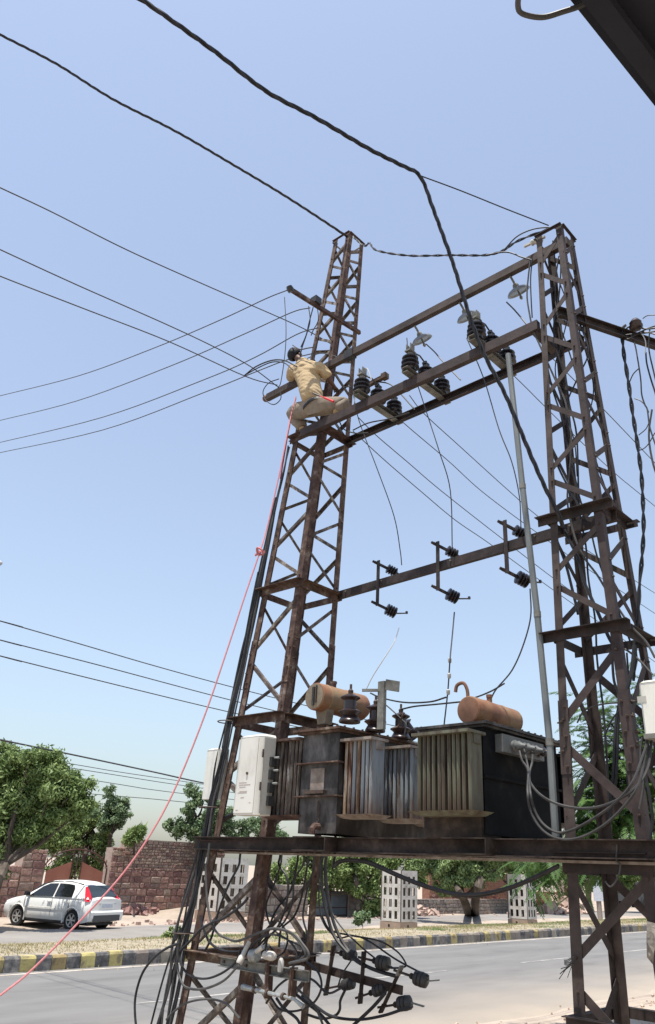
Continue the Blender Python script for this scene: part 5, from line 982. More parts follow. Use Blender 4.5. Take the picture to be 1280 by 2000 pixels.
# ------------------------------------------------------------------ concrete tree guards on the verge
def guard_proto(label, loc, rot, h=1.95, w=.98):
    root = thing('tree_guard', label, 'tree guard', loc, 'slotted concrete tree guards'); root.rotation_euler = (0, 0, rot)
    nr, nc, t = 4, 3, .06; hb = .24
    zs = [hb]; zg = (h-hb-.16)/nr
    for r in range(nr): z = hb+zg*r; zs += [z+zg*.22, z+zg*.90]
    zs.append(h)
    us = [-w/2]; ug = (w-.16)/nc
    for c in range(nc): u = -w/2+.08+ug*c; us += [u+ug*.26, u+ug*.74]
    us.append(w/2)
    rr = random.Random(3)
    for s in range(4):
        a = s*math.pi/2; ax = Vector((math.cos(a), math.sin(a), 0)); nx = Vector((math.sin(a), -math.cos(a), 0))
        b = MB()
        for j in range(len(zs)-1):
            for i in range(len(us)-1):
                if j % 2 == 1 and i % 2 == 1: continue
                hole = False
                e0, e1 = us[i], us[i+1]
                if i == 0: e0 += t+.001
                p = ax*e0+nx*(w/2); q = ax*e1+nx*(w/2)
                b.add([p+Z*zs[j], q+Z*zs[j], q+Z*zs[j+1], p+Z*zs[j+1], p-nx*t+Z*zs[j], q-nx*t+Z*zs[j], q-nx*t+Z*zs[j+1], p-nx*t+Z*zs[j+1]],
                      [(0,1,2,3),(5,4,7,6),(0,4,5,1),(1,5,6,2),(2,6,7,3),(3,7,4,0)])
        bm = bmesh.new(); me = b.mesh('panel'); bm.from_mesh(me); bmesh.ops.remove_doubles(bm, verts=bm.verts, dist=.0005)
        inner = {}
        for f in bm.faces: inner.setdefault(tuple(sorted(v.index for v in f.verts)), []).append(f)
        dead = [f for L_ in inner.values() if len(L_) > 1 for f in L_]; bmesh.ops.delete(bm, geom=dead, context='FACES')
        bm.verts.ensure_lookup_table(); bm.to_mesh(me); bm.free()
        o = bpy.data.objects.new('panel', me); C.objects.link(o); o.parent = root; me.materials.append(M['guard']); me.materials.append(M['guard_shade'])
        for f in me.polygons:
            if f.normal.dot(nx) < .5 and abs(f.normal.z) < .5 and f.center.dot(nx) < w/2-.005: f.material_index = 1          # whitewash outside; inner faces coloured dark to put shade in the slots
        q = MB(); p0 = ax*(-w/2+t*.99)+nx*(w/2+.004); p1 = ax*(w/2+.004)+nx*(w/2+.004); n4 = [p0, p1, p1-nx*(t+.006), p0-nx*(t+.006)]
        q.add([v-Z*.1 for v in n4]+[v+Z*(hb*.92) for v in n4], [(3,2,1,0),(4,5,6,7),(0,1,5,4),(1,2,6,5),(2,3,7,6),(3,0,4,7)])
        k = q.mesh('plinth'); o = bpy.data.objects.new('plinth', k); C.objects.link(o); o.parent = root; k.materials.append(M['guard_base'])
        q = MB(); q.lathe(nx*(w/2+.0055)+Z*.10-ax*.05, nx, [(.05,0),(.05,.003)], 10); k = q.mesh('drain_hole'); o2 = bpy.data.objects.new('drain_hole', k); C.objects.link(o2); o2.parent = o; k.materials.append(M['black_trim'])
    return root
gA = V3((17.537,16.568,0.2)); gA2 = V3((18.267,18.079,0.2)); gB = V3((25.771,16.189,0.2))
def guard_at(c, label, rot, src=None, s=(1,1,1)):
    o = src or guard_proto(label, (0,0,0), 0)
    return o
base = guard_proto('whitewashed slotted concrete tree guard standing clear in the middle, beyond the road', (gA.x+.50,gA.y+.52,.16), R(-2))
o = copy_tree(base, (gB.x+.52,gB.y+.52,.14), 'slotted concrete tree guard at the right with green fronds hanging before it'); o.rotation_euler = (0, 0, R(4)); o.scale = (.96,.96,1.03)
gL = V3((14.984,23.171,0.12)); o = copy_tree(base, (gL.x+.10,gL.y+.78,.12), 'slotted concrete tree guard seen through the foot of the tall tower'); o.rotation_euler = (0, 0, R(-4)); o.scale = (1.45,1.45,1.12)
# ------------------------------------------------------------------ stone walls and gate on the far side
def stone_mesh(seed):
    r = random.Random(seed); b = MB(); q = [(-.5+r.uniform(0,.05),-.5+r.uniform(0,.07)),(.0,-.5+r.uniform(-.02,.05)),(.5-r.uniform(0,.05),-.5+r.uniform(0,.07)),(.5-r.uniform(0,.03),0),(.5-r.uniform(0,.06),.5-r.uniform(0,.07)),(0,.5-r.uniform(-.02,.05)),(-.5+r.uniform(0,.06),.5-r.uniform(0,.07)),(-.5,0)]
    b.prof((0,.5,0), (0,-.38,0), q, X, Z); n = len(b.v); m = len(q)
    b.f.pop(); c = (.0,-.5-r.uniform(0,.1),r.uniform(-.1,.1)); q2 = [(x*.82, y*.78) for x, y in q]
    b.v += [(x,-.48-r.uniform(0,.08),y) for x, y in q2]; b.v.append(c)
    b.f += [(m+i, m+(i+1) % m, n+(i+1) % m, n+i) for i in range(m)]+[(n+i, n+(i+1) % m, n+m) for i in range(m)]; b.sm += [False]*(2*m)
    return b.mesh('stone')
SMS = [stone_mesh(i) for i in range(8)]
for me in SMS: me.materials.append(M['stone_red'])
def wall(name, label, x0, x1, y, z0, ztop, th, courses, cap=300, group='walls beyond the service lane', m1='stone_red', m2='stone_tan', tanrow=99., core='mortar', stone='stone'):
    base = ((x0+x1)/2, y+th/2, z0); root = thing(name, label, 'wall', base, group)
    b = MB(); b.span((x0,y+.0,z0-.15), (x1,y+th,ztop-.02)); b.build('wall_core', core, root)
    cnt = 0; rest = MB(); z = z0; r = random.Random(int(x0*100)); k = 0
    while z < ztop-.05:
        h = min(courses(z)*r.uniform(.85,1.15), ztop-z)
        if ztop-(z+h) < .06: h = ztop-z
        x = x0-.0
        while x < x1-.02:
            w = h*r.uniform(1.0,2.3); w = min(w, x1-x) if x1-x-w > .12 else x1-x
            big = z >= tanrow
            if cnt < cap:
                o = bpy.data.objects.new(stone, SMS[r.randrange(8)]); C.objects.link(o); o.parent = root; o.location = Vector((x+w/2,y+.02-r.uniform(0,.025),z+h/2))-V3(base)
                o.scale = (w-.014, .12, h-.016); o.rotation_euler = (0, r.uniform(-.03,.03), 0)
                if z >= tanrow or r.random() < .16: o.material_slots[0].link = 'OBJECT'; o.material_slots[0].material = M[m2]
                elif m1 != 'stone_red': o.material_slots[0].link = 'OBJECT'; o.material_slots[0].material = M[m1]
                cnt += 1
            else: rest.box((x+w/2,y+.02,z+h/2), (w-.014,.12,h-.016))
            x += w
        z += h; k += 1
    if rest.v: kind(rest.build('stone_course', m2 if tanrow < 90 else m1, root), 'stuff')
    return root
WY = 27.0
wall('stone_wall', 'tall red sandstone wall with thin pale courses on top, behind the white car', 12.27, 17.6, WY, .02, 1.80, .45, lambda z: .235, 300)
wall('stone_wall', 'thin-coursed pale upper part of the tall sandstone wall, under the small trees', 12.3, 17.6, WY+.10, 1.83, 2.86, .40, lambda z: .115, 300, m1='stone_tan', m2='stone_red')
b = MB(); b.span((13.0,WY-.05,1.79), (17.6,WY+.12,1.835)); tag(b.build('stone_ledge', 'stone_tan'), 'pale stone ledge running along the tall wall at mid height', 'ledge')
b = MB(); b.span((12.28,WY+.04,2.862), (17.6,WY+.54,2.90)); tag(b.build('wall_coping', 'stone_tan'), 'flat pale coping on top of the tall stone wall', 'coping')
wall('stone_wall', 'red stone gate pier at the left of the arched gate', 7.95, 8.85, WY, .02, 2.33, .6, lambda z: .24, 120)
wall('stone_wall', 'low red stone wall left of the gate pier, partly under the big tree', 3.2, 7.93, WY, .02, 1.76, .45, lambda z: .24, 300)
wall('stone_wall', 'short stone stub right of the gate', 11.66, 12.24, WY-.02, .02, 2.55, .5, lambda z: .2, 120)
GT = thing('arched_gate', 'arched iron gate with faded red sheets and a row of spikes, behind the car', 'gate', (10.27,WY+.15,.05))
gx0, gx1 = 8.93, 11.62; gm = (gx0+gx1)/2; arch = lambda x: 1.74+.66*math.sqrt(max(0, 1-((x-gm)/(1.36))**2))**1.3
for s in (0, 1):
    xa, xb = (gx0+.12, gm-.22) if s == 0 else (gm+.22, gx1-.12); b = MB(); N = 10; P = []
    zt = lambda x: 1.55+.48*(1-abs(x-gm)/1.36)
    xs_ = [xa+(xb-xa)*i/N for i in range(N+1)]
    vs = [(x,WY+.18,.12) for x in xs_]+[(x,WY+.18,zt(x)) for x in xs_]; vs += [(x,WY+.20,z) for x, y, z in vs]; n = 2*(N+1)
    b.add(vs, [(i, i+1, N+2+i, N+1+i) for i in range(N)]+[(n+i+1, n+i, n+N+1+i, n+N+2+i) for i in range(N)]+[(N+1+i, N+2+i, n+N+2+i, n+N+1+i) for i in range(N)]); b.build('gate_sheet', 'red_gate', GT)
b = MB(); b.tube([(gx0+(gx1-gx0)*i/20,WY+.16,arch(gx0+(gx1-gx0)*i/20)) for i in range(21)], .03, 6); b.build('arch_bar', 'gate_dark', GT)
b = MB(); b.tube([(gx0+(gx1-gx0)*i/20,WY+.16,arch(gx0+(gx1-gx0)*i/20)-.16) for i in range(1, 20)], .018, 6); b.build('arch_bar', 'gate_dark', GT)
for i in range(15):
    x = gx0+.06+(gx1-gx0-.12)*i/14; b = MB(); z = arch(x); b.lathe((x,WY+.16,z-.16), Z, [(.012,0),(.012,.22),(.026,.25),(.002,.34)], 6); b.build('spike', 'gate_dark', GT)
for x in (gx0,gm-.19,gm,gm+.19,gx1): b = MB(); b.bar((x,WY+.16,.06), (x,WY+.16,arch(x)-.02), .035, .035); b.build('upright', 'gate_dark', GT)
for z in (.5, 1.1, 1.6): b = MB(); b.bar((gm-.19,WY+.155,z), (gm+.19,WY+.155,z), .025, .025, Z); b.build('rail', 'gate_dark', GT)
# right-hand far side
wall('plaster_wall', 'low rough compound wall with brown stones behind the double-trunked tree', 27.6, 41, 24.2, .02, .80, .4, lambda z: .17, 300, m1='plaster', m2='stone_tan', core='plaster')
wall('brick_heap_wall', 'rough red brick wall rising behind the low compound wall', 32.5, 42, 26.5, .02, 2.35, .5, lambda z: .13, 300, m1='brick', m2='stone_red', core='brick', stone='brick')
wall('compound_wall', 'brown plastered wall piece right of the dark sheet gate', 23.3, 25.6, 24.4, .02, 1.25, .4, lambda z: .3, 60, m1='plaster', m2='plaster', core='plaster', stone='block')
wall('compound_wall', 'grey brown compound wall behind the foot of the tall tower', 15.9, 20.7, 24.6, .02, 1.35, .4, lambda z: .27, 120, m1='plaster', m2='stone_tan', core='plaster', stone='block')
GS = thing('sheet_gate', 'dark blue-grey sheet metal gate between two walls', 'gate', (21.9,24.4,.02))
for i, (xa, xb) in enumerate(((20.8,21.97),(21.99,23.2))):
    b = MB(); b.span((xa,24.42,.05), (xb,24.44,1.12)); b.build('gate_leaf', 'gate_metal', GS)
    b = MB()
    for xx in (xa+.02, xb-.02): b.span((xx-.02,24.39,.03), (xx+.02,24.418,1.16))
    for zz in (.1,.42,1.1): b.span((xa+.041,24.395,zz-.02), (xb-.041,24.418,zz+.02))
    b.build('gate_frame', 'gate_dark', GS)
wall('brick_pillar', 'red brick gate pillar seen beside the left leg of the shorter tower', 50.2, 52.2, 27.2, .02, 2.95, .7, lambda z: .17, 300, m1='brick', m2='brick', core='mortar', stone='brick')
b = MB(); b.span((45.5,30,-.1), (50,36,2.3)); hs = thing('house', 'low pinkish house wall far behind the right tree guard', 'house', (47.8,33,0)); b.build('wall', 'pink_wall', hs)
b = MB(); b.span((45.2,29.6,2.3), (50.3,36.3,2.45)); b.build('roof', 'plaster', hs)
for x in (46.6, 48.6): b = MB(); b.span((x,29.96,.1), (x+.07,30.0,2.2)); b.build('post', 'gate_dark', hs)
b = MB(); b.span((45.6,29.95,1.0), (49.8,29.99,1.07)); b.build('rail', 'gate_dark', hs)
wall('brick_stack', 'stack of red bricks with gaps behind the right tree guard', 39.2, 42.6, 23.6, .02, 1.25, .6, lambda z: .2, 200, m1='brick', m2='brick', core='brick', stone='brick')
def rocks(name, label, cx, cy, sx, sy, n, smin, smax, m, cat='rubble pile', hgt=.6):
    r = random.Random(n+int(cx)); b = MB()
    for i in range(n):
        x, y = r.gauss(0, .45), r.gauss(0, .45); h = max(0, 1-(x*x+y*y)**.5)*hgt*r.random(); s = r.uniform(smin, smax)
        b.box((cx+x*sx,cy+y*sy,gz(cx+x*sx, cy+y*sy)+h+s*.2), (s*r.uniform(.7,1.5),s*r.uniform(.7,1.3),s*r.uniform(.5,.9)), Euler((r.random()*3,r.random()*3,r.random()*3)).to_matrix())
    o = b.build(name, m); o['kind'] = 'stuff'; o['label'] = label; o['category'] = cat; return o
rocks('rubble_pile', 'pile of pale stone rubble beyond the shorter tower', 40.3, 22.3, 2.6, .9, 120, .2,.5, 'rubble', hgt=.9)
rocks('rubble_pile', 'sandy rubble heap before the low compound wall', 27.4, 23.6, 3.0, .7, 90, .08,.3, 'rubble', hgt=.4)
rocks('rubble_pile', 'stones at the foot of the red wall beside the car', 12.7, 26.2, .9, .35, 60, .07,.24, 'stone_red', hgt=.28)
rocks('loose_stones', 'loose pebbles scattered over the verge', 9, 15.8, 12, 1.9, 260, .03,.10, 'rubble', hgt=.0)
rocks('loose_stones', 'loose pebbles on the dirt beyond the lane', 20, 22.8, 14, 1.6, 260, .04,.14, 'rubble', hgt=.0)
rocks('loose_stones', 'grit on the near sandy shoulder', 6, 3.6, 8, 1.3, 260, .02,.05, 'rubble', hgt=.0)
# ------------------------------------------------------------------ street lamp, sign post, far vehicle
LP = thing('street_lamp', 'slim double-armed street lamp post with a pale square board near its foot', 'street lamp', (37.6,18.5,.12))
b = MB(); b.tube([(37.6,18.5,-.1),(37.6,18.5,4),(37.6,18.5,8.95)], [.11,.085,.05], 10); b.build('pole', 'lamp_grey', LP)
d = Vector((.735,-.678,0))
b = MB(); b.tube(smoothpts([Vector((37.6,18.5,8.9))-d*1.9+Z*.18, Vector((37.6,18.5,8.9))-d*1+Z*.10, Vector((37.6,18.5,8.85)), Vector((37.6,18.5,8.9))+d*1+Z*.10, Vector((37.6,18.5,8.9))+d*1.9+Z*.18]), .035, 6); b.build('arm', 'lamp_grey', LP)
for s in (-1, 1): b = MB(); c = Vector((37.6,18.5,9.08))+d*s*2.1; b.lathe(c-d*s*.25, d*s, [(.04,0),(.08,.08),(.09,.35),(.04,.5)], 10); b.build('lamp_head', 'lamp_grey', LP)
b = MB(); b.box((37.5,18.4,1.35), (.03,.62,.75), Matrix.Rotation(R(42), 3, 'Z')); b.build('board', 'plate', LP)
b = MB(); b.tube([(37.6,18.5,-.1),(37.6,18.5,1.0)], .14, 10); b.build('pole_base', 'plaster', LP)
LH = thing('street_lamp', 'street lamp whose head just pokes in at the left edge of the sky', 'street lamp', tuple((-2.564,9.754,3.225)))
hp = Vector((-2.276,9.442,6.523)); bp_ = LOC[LH.name]; bp0 = Vector((bp_.x, bp_.y, 0)); LH.location = bp0; LOC[LH.name] = bp0
b = MB(); b.tube([bp0, Vector((bp0.x,bp0.y,hp.z-.4)), Vector((bp0.x,bp0.y,hp.z+.0)), hp.lerp(Vector((bp0.x,bp0.y,hp.z)),.4)], [.09,.06,.045,.03], 10); b.build('pole', 'lamp_grey', LH)
dd_ = (hp-Vector((bp0.x,bp0.y,hp.z))).normalized(); b = MB(); b.lathe(hp-dd_*.55, dd_, [(.05,0),(.09,.1),(.10,.4),(.05,.56),(.02,.6)], 12); b.build('lamp_head', 'lamp_grey', LH)
TK = thing('parked_truck', 'dark vehicle half hidden behind the street lamp post', 'vehicle', (62,27,0))
b = MB(); b.span((60.5,26,.5), (64.5,28,1.0)); b.span((60.5,26.02,1.0), (62.0,27.98,2.0)); b.build('body', 'truck_dark', TK)
for x in (61.3, 63.8):
    for y in (25.98, 28.0): b = MB(); b.lathe((x,y,.42), Y, [(.2,-.1),(.42,-.1),(.42,.1),(.2,.1)], 14); b.build('wheel', 'tyre', TK)
b = MB(); b.span((60.45,26.2,1.3), (60.5,27.8,1.85)); b.build('windscreen', 'car_glass', TK)
# ------------------------------------------------------------------ the white car
def make_car(loc, head):
    root = thing('parked_car', 'white hatchback parked facing the red gate, black rear glass between tall red lamps', 'car', (0,0,0))
    L0, L1 = -1.98, 1.98
    def section(x):
        t = (x-L0)/(L1-L0)
        w = .80-.06*max(0, (x-1.2)/.78)**2-.05*max(0, (-x-1.5)/.48)**2
        # deck height: boot, glass line, bonnet
        if x > 1.0: zt = .93-.20*((x-1.0)/.98)**1.7
        elif x > -1.9: zt = .95
        else: zt = .93
        zb = .22 if abs(x) < 1.7 else .22+.10*((abs(x)-1.7)/.28)
        return w, zb, zt
    b = MB(); xs_ = [-1.98,-1.93,-1.8,-1.6,-1.2,-.8,-.4,0,.4,.8,1.0,1.2,1.45,1.65,1.8,1.92,1.98]; ring = []
    for x in xs_:
        w, zb, zt = section(x); s = 1. if -1.95 < x < 1.95 else .93
        pr = [(-w*.94*s,zb),(-w*s,zb+.14),(-w*1.0*s,.50),(-w*.985*s,.62),(-w*.97*s,zt-.12),(-w*.90*s,zt-.02),(-w*.6*s,zt+.01),(0,zt+.02),(w*.6*s,zt+.01),(w*.90*s,zt-.02),(w*.97*s,zt-.12),(w*.985*s,.62),(w*s,.50),(w*s,zb+.14),(w*.94*s,zb)]
        ring.append([(x,y,z) for y, z in pr])
    n = len(ring[0]); vs = [p for r_ in ring for p in r_]; fs = []
    for i in range(len(ring)-1):
        for k in range(n): fs.append((i*n+k, i*n+(k+1) % n, (i+1)*n+(k+1) % n, (i+1)*n+k))
    fs += [tuple(range(n)), tuple(range((len(ring)-1)*n, len(ring)*n))[::-1]]
    b.add(vs, fs, True); me = b.mesh('body', angle=50)
    body = bpy.data.objects.new('body', me); C.objects.link(body)
    for x in (-1.24, 1.21):                                    # wheel arches cut through the body
        c = MB(); c.lathe((x,-1.2,.30), Y, [(.345,0),(.345,2.4)], 32); ob = bpy.data.objects.new('cut', c.mesh('cut')); C.objects.link(ob)
        mo = body.modifiers.new('b', 'BOOLEAN'); mo.object = ob; mo.operation = 'DIFFERENCE'; mo.solver = 'EXACT'
        dg = bpy.context.evaluated_depsgraph_get(); nm = bpy.data.meshes.new_from_object(body.evaluated_get(dg)); body.modifiers.clear(); body.data = nm; bpy.data.objects.remove(ob)
    body.data.materials.clear(); body.data.materials.append(M['car_paint']); body.data.name = 'body'; body.parent = root; LOC[body.name] = Vector((0,0,0))
    # cabin: roof, pillars, glass
    def cab(x, z, f=1.): return x, z, f
    prof = [(1.02,.93,.74),(.42,1.33,.60),(.15,1.43,.575),(-.5,1.465,.575),(-1.05,1.44,.57),(-1.42,1.36,.56),(-1.60,1.18,.63),(-1.86,.95,.70)]
    b = MB(); vs = []
    N = 9
    for x, z, w in prof:
        for k in range(N):
            t = (k/(N-1))*2-1; vs.append((x-.05*abs(t)**3*(1 if x > 0 else -1), w*t*(1-.06*abs(t)**4), z-.05*abs(t)**3.5))
    fs = [(i*N+k, i*N+k+1, (i+1)*N+k+1, (i+1)*N+k) for i in range(len(prof)-1) for k in range(N-1)]
    for s in (0, N-1):                                        # side walls of the cabin down to the belt line
        base_ = len(vs)
        for x, z, w in prof: vs.append((min(max(x,-1.84),1.0), (.755 if s else -.755), .93))
        for i in range(len(prof)-1): fs.append((i*N+s, (i+1)*N+s, base_+i+1, base_+i))
    b.add(vs, fs, True); cabin = b.build('cabin', 'car_paint', root, origin=(0,0,0), angle=40)
    def lerp(a, b_, t): return a+(b_-a)*t
    def side(y, pts, name, m, thick=.012):                     # pieces on the sloping side of the cabin: (x, height 0..1)
        b = MB(); o1 = []; 
        for x, h in pts:
            ztop = np.interp(x, [p[0] for p in prof][::-1], [p[1] for p in prof][::-1])-.05; wt = np.interp(x, [p[0] for p in prof][::-1], [p[2] for p in prof][::-1])*.94
            z = .93+(ztop-.93)*h; yy = .755+(wt-.755)*h; o1.append((x, (yy+.006)*y, z))
        n_ = len(o1); b.add(o1+[(p[0], p[1]+thick*y, p[2]) for p in o1], [tuple(range(n_)), tuple(range(n_, 2*n_))[::-1]]+[(i, (i+1) % n_, n_+(i+1) % n_, n_+i) for i in range(n_)])
        return b.build(name, m, root)
    for y in (-1, 1):
        side(y, [(.86,.06),(.80,.10),(.40,.84),(.12,.88),(-.25,.88),(-.25,.06)], 'side_window', 'car_glass')
        side(y, [(-.32,.06),(-.32,.88),(-.72,.87),(-.98,.84),(-1.06,.62),(-1.10,.06)], 'side_window', 'car_glass')
        b = MB(); b.box((.82,y*.86,1.0), (.12,.16,.12)); b.build('door_mirror', 'black_trim', root)
        b = MB()
        for x in (.95,-.29,-1.05): b.box((x,y*.797,.64), (.012,.012,.5))
        b.build('door_gap', 'black_trim', root)
        for x in (-.17,-.93): b = MB(); b.box((x,y*.80,.80), (.16,.03,.035)); b.build('door_handle', 'car_paint', root)
        b = MB(); b.box((-.05,y*.812,.60), (1.85,.018,.035)); b.build('side_strip', 'car_paint', root)
        b = MB(); b.box((0,y*.775,.245), (1.75,.03,.05)); b.build('sill_trim', 'black_trim', root)
        # tall rear lamp wrapped round the pillar
        b = MB(); q = [(-1.52,.565*y,1.30),(-1.68,.575*y,1.12),(-1.88,.66*y,.93),(-1.90,.75*y,.86),(-1.72,.80*y,.87),(-1.62,.745*y,1.05),(-1.47,.62*y,1.28)]
        b.add([Vector(p)+Vector((-.02,0,0)) for p in q]+[Vector(p)+Vector((.05,-.08*y,-.03)) for p in q], [tuple(range(7)), tuple(range(7, 14))[::-1]]+[(i, (i+1) % 7, 7+(i+1) % 7, 7+i) for i in range(7)]); l_ = b.build('tail_lamp', 'tail_red', root)
        b = MB(); b.box((-1.90,.70*y,.885), (.03,.09,.04)); b.build('clear_lens', 'lamp_clear', l_)
        b = MB(); b.box((1.80,.60*y,.66), (.20,.22,.10)); b.build('headlight', 'lamp_clear', root)
        b = MB(); b.box((-2.022,.68*y,.46), (.02,.09,.035)); b.build('reflector', 'tail_red', root)
        b = MB(); b.tube([(.30,.54*y,1.345),(-.2,.525*y,1.40),(-.8,.52*y,1.41),(-1.3,.51*y,1.345)], .022, 6); b.build('roof_strip', 'black_trim', root)
        for x in (-1.24, 1.21):
            w = thing('wheel', 'wheel', 'x', (0,0,0)); del w['label']; del w['category']; w.parent = root; w.location = (x,.70*y,.30); LOC[w.name] = Vector((x,.70*y,.30))
            b = MB(); b.lathe((x,.60*y,.30), Y*y, [(.19,0),(.285,.0),(.30,.02),(.30,.16),(.285,.185),(.20,.185),(.195,.15)], 28); b.build('tyre', 'tyre', w)
            b = MB(); b.lathe((x,.745*y,.30), Y*y, [(.198,-.02),(.198,.035),(.18,.03),(.17,-.015),(.02,-.015)], 24)
            for k in range(6):
                t = 2*math.pi*k/6; dv = Vector((math.cos(t),0,math.sin(t))); c0_ = Vector((x,.755*y,.30)); b.bar(c0_+dv*.03, c0_+dv*.185, .045, .03, Y)
            b.lathe((x,.75*y,.30), Y*y, [(.05,0),(.05,.02),(.02,.03)], 12); b.build('rim', 'rim', w)
            b = MB(); P = [(x+.365*math.cos(t),.795*y,.30+.365*math.sin(t)) for t in [math.pi*(i/14*1.16-.08) for i in range(15)]]; b.tube(P, .022, 6); b.build('arch_lip', 'car_paint', root)
    # rear
    b = MB(); q = [(-1.475,-.50,1.315),(-1.475,.50,1.315),(-1.63,.57,1.14),(-1.79,.60,1.0),(-1.79,-.60,1.0),(-1.63,-.57,1.14)]
    b.add([Vector(p)+Vector((-.02,0,.015)) for p in q]+[Vector(p)+Vector((.03,0,-.02)) for p in q], [(0,1,2,5),(5,2,3,4),(6,11,8,7),(11,10,9,8)]+[(i, (i+1) % 6, 6+(i+1) % 6, 6+i) for i in range(6)]); b.build('rear_window', 'car_glass_rear', root)
    b = MB(); q = [(.93,-.62,1.0),(.93,.62,1.0),(.46,.52,1.31),(.46,-.52,1.31)]; b.add([Vector(p)+Vector((.03,0,.012)) for p in q]+[Vector(p)-Vector((.03,0,.02)) for p in q], [(0,1,2,3),(7,6,5,4),(0,4,5,1),(1,5,6,2),(2,6,7,3),(3,7,4,0)]); b.build('windscreen', 'car_glass', root)
    b = MB(); b.box((-1.975,0,.74), (.03,.66,.20)); p_ = b.build('plate_recess', 'car_paint', root)
    b = MB(); b.box((-1.993,0,.74), (.012,.50,.12)); b.build('number_plate', 'plate', root)
    b = MB(); b.box((-1.985,-.36,.80), (.02,.10,.02)); b.box((-1.985,.36,.80), (.02,.10,.02)); b.build('badge', 'rim', root)
    b = MB(); b.prof((-2.02,-.76,.5), (-2.02,.76,.5), [(.10,-.22),(.02,-.20),(-.015,-.10),(-.02,.05),(.02,.10),(.10,.10)], X, Z); b.build('rear_bumper', 'car_paint', root)
    b = MB(); b.prof((-2.045,-.62,.40), (-2.045,.62,.40), [(.02,-.11),(-.0,-.09),(.0,.07),(.02,.08)], X, Z); b.build('bumper_insert', 'grey_trim', root)
    b = MB(); b.span((-1.8,-.6,.16), (1.7,.6,.24)); b.build('underbody', 'black_trim', root)
    root.rotation_euler = (0, 0, head); root.location = loc
    return root
CP = Vector((7.1,21.28,.055)); ch_ = R(106); fw = Vector((math.cos(ch_), math.sin(ch_), 0)); rt = Vector((math.sin(ch_), -math.cos(ch_), 0))
car = make_car(tuple(CP+fw*1.12+rt*.58), ch_)
car.scale = (.95, .95, .95)
# ------------------------------------------------------------------ trees and plants
def leaf_cloud(blobs, n, size, up=.3, elong=1.8, seed=0, shell=.55, droop=0):
    r = np.random.default_rng(seed); bl = np.array([b_[:4] for b_ in blobs]); wts = bl[:,3]**2.2; wts /= wts.sum()
    sub = []                                                  # every blob breaks up into smaller sprays with gaps between
    for x, y, z, q in bl:
        k = 11; dd = r.normal(size=(k,3)); dd /= np.linalg.norm(dd, axis=1, keepdims=True); rr_ = q*r.uniform(.35,1.0,k)
        for j in range(k): sub.append((x+dd[j,0]*rr_[j], y+dd[j,1]*rr_[j], z+dd[j,2]*rr_[j]*.8, q*r.uniform(.22,.46)))
    bl = np.array(sub); wts = bl[:,3]**2.3; wts /= wts.sum()
    idx = r.choice(len(bl), n, p=wts); d = r.normal(size=(n,3)); d /= np.linalg.norm(d, axis=1, keepdims=True)
    rad = r.random(n)**shell; sq = np.array([1,1,.72])
    c = bl[idx,:3]+d*rad[:,None]*bl[idx,3:4]*sq
    cl = r.integers(0, max(1, n//14), n); off = r.normal(size=(n//14+1,3))*.30*bl[:,3].mean()     # clumping into sprays
    c += off[cl]
    nr = d*.7+r.normal(size=(n,3))*.55+np.array([0,0,up]); nr /= np.linalg.norm(nr, axis=1, keepdims=True)
    a = np.cross(nr, r.normal(size=(n,3))); a[:,2] -= droop; a -= nr*(a*nr).sum(1, keepdims=True); a /= np.linalg.norm(a, axis=1, keepdims=True); b_ = np.cross(nr, a)
    s = size*r.uniform(.6,1.35,n)[:,None]
    v = np.stack([c-a*s*elong*.5, c-b_*s*.5+a*s*.05, c+a*s*elong*.5, c+b_*s*.5+a*s*.05], 1).reshape(-1,3)
    return v
def quads_object(name, v, m, parent=None, origin=(0,0,0)):
    n = len(v)//4; me = bpy.data.meshes.new(name); o3 = np.array(origin)
    me.vertices.add(len(v)); me.vertices.foreach_set('co', (v-o3).ravel().astype(np.float32))
    me.loops.add(4*n); me.loops.foreach_set('vertex_index', np.arange(4*n, dtype=np.int32))
    me.polygons.add(n); me.polygons.foreach_set('loop_start', np.arange(0, 4*n, 4, dtype=np.int32)); me.polygons.foreach_set('loop_total', np.full(n, 4, dtype=np.int32))
    me.update(calc_edges=True); return link(name, me, m, parent, origin)
def tree(label, base, trunk, blobs, n, size, m, bark='bark', name='tree', group=None, seed=1, elong=1.9, up=.3, droop=0, r0=.2, limbs=True, shell=.55):
    root = thing(name, label, 'tree' if name == 'tree' else name.replace('_', ' '), base, group); B = V3(base); r = random.Random(seed)
    b = MB(); tp = [B-Z*.15]+[V3(p) for p in trunk]; SP = smoothpts(tp, 5); b.tube(SP, [r0*(1-.6*i/(len(SP)-1)) for i in range(len(SP))], 9); top = tp[-1]
    tr = b.build('trunk', bark, root)
    if limbs:
        for bl in blobs:
            c = V3(bl[:3]); s = tp[-1] if r.random() < .6 or len(tp) < 3 else tp[-2]; md = s.lerp(c, .5)+Vector((r.uniform(-.2,.2),r.uniform(-.2,.2),-.12*(c-s).length*.5))
            q = MB(); P = smoothpts([s, md, c], 4); q.tube(P, [r0*.42*(1-.8*i/(len(P)-1)) for i in range(len(P))], 6)
            for j in range(3): e = c+Vector((r.uniform(-1,1),r.uniform(-1,1),r.uniform(-.3,1)))*bl[3]*.8; q.tube([md.lerp(c,.5), md.lerp(e,.75)+Vector((0,0,-.05)), e], [r0*.16, r0*.10, r0*.03], 5)
            q.build('limb', bark, root)
    quads_object('crown', leaf_cloud(blobs, n, size, up, elong, seed, shell, droop), m, root, base)
    return root
def blobs_px(l): return l
PB = lambda pts, rs: [(*p, r_) for p, r_ in zip(pts, rs)]
tb = Vector((7.422,27.675,0.05))
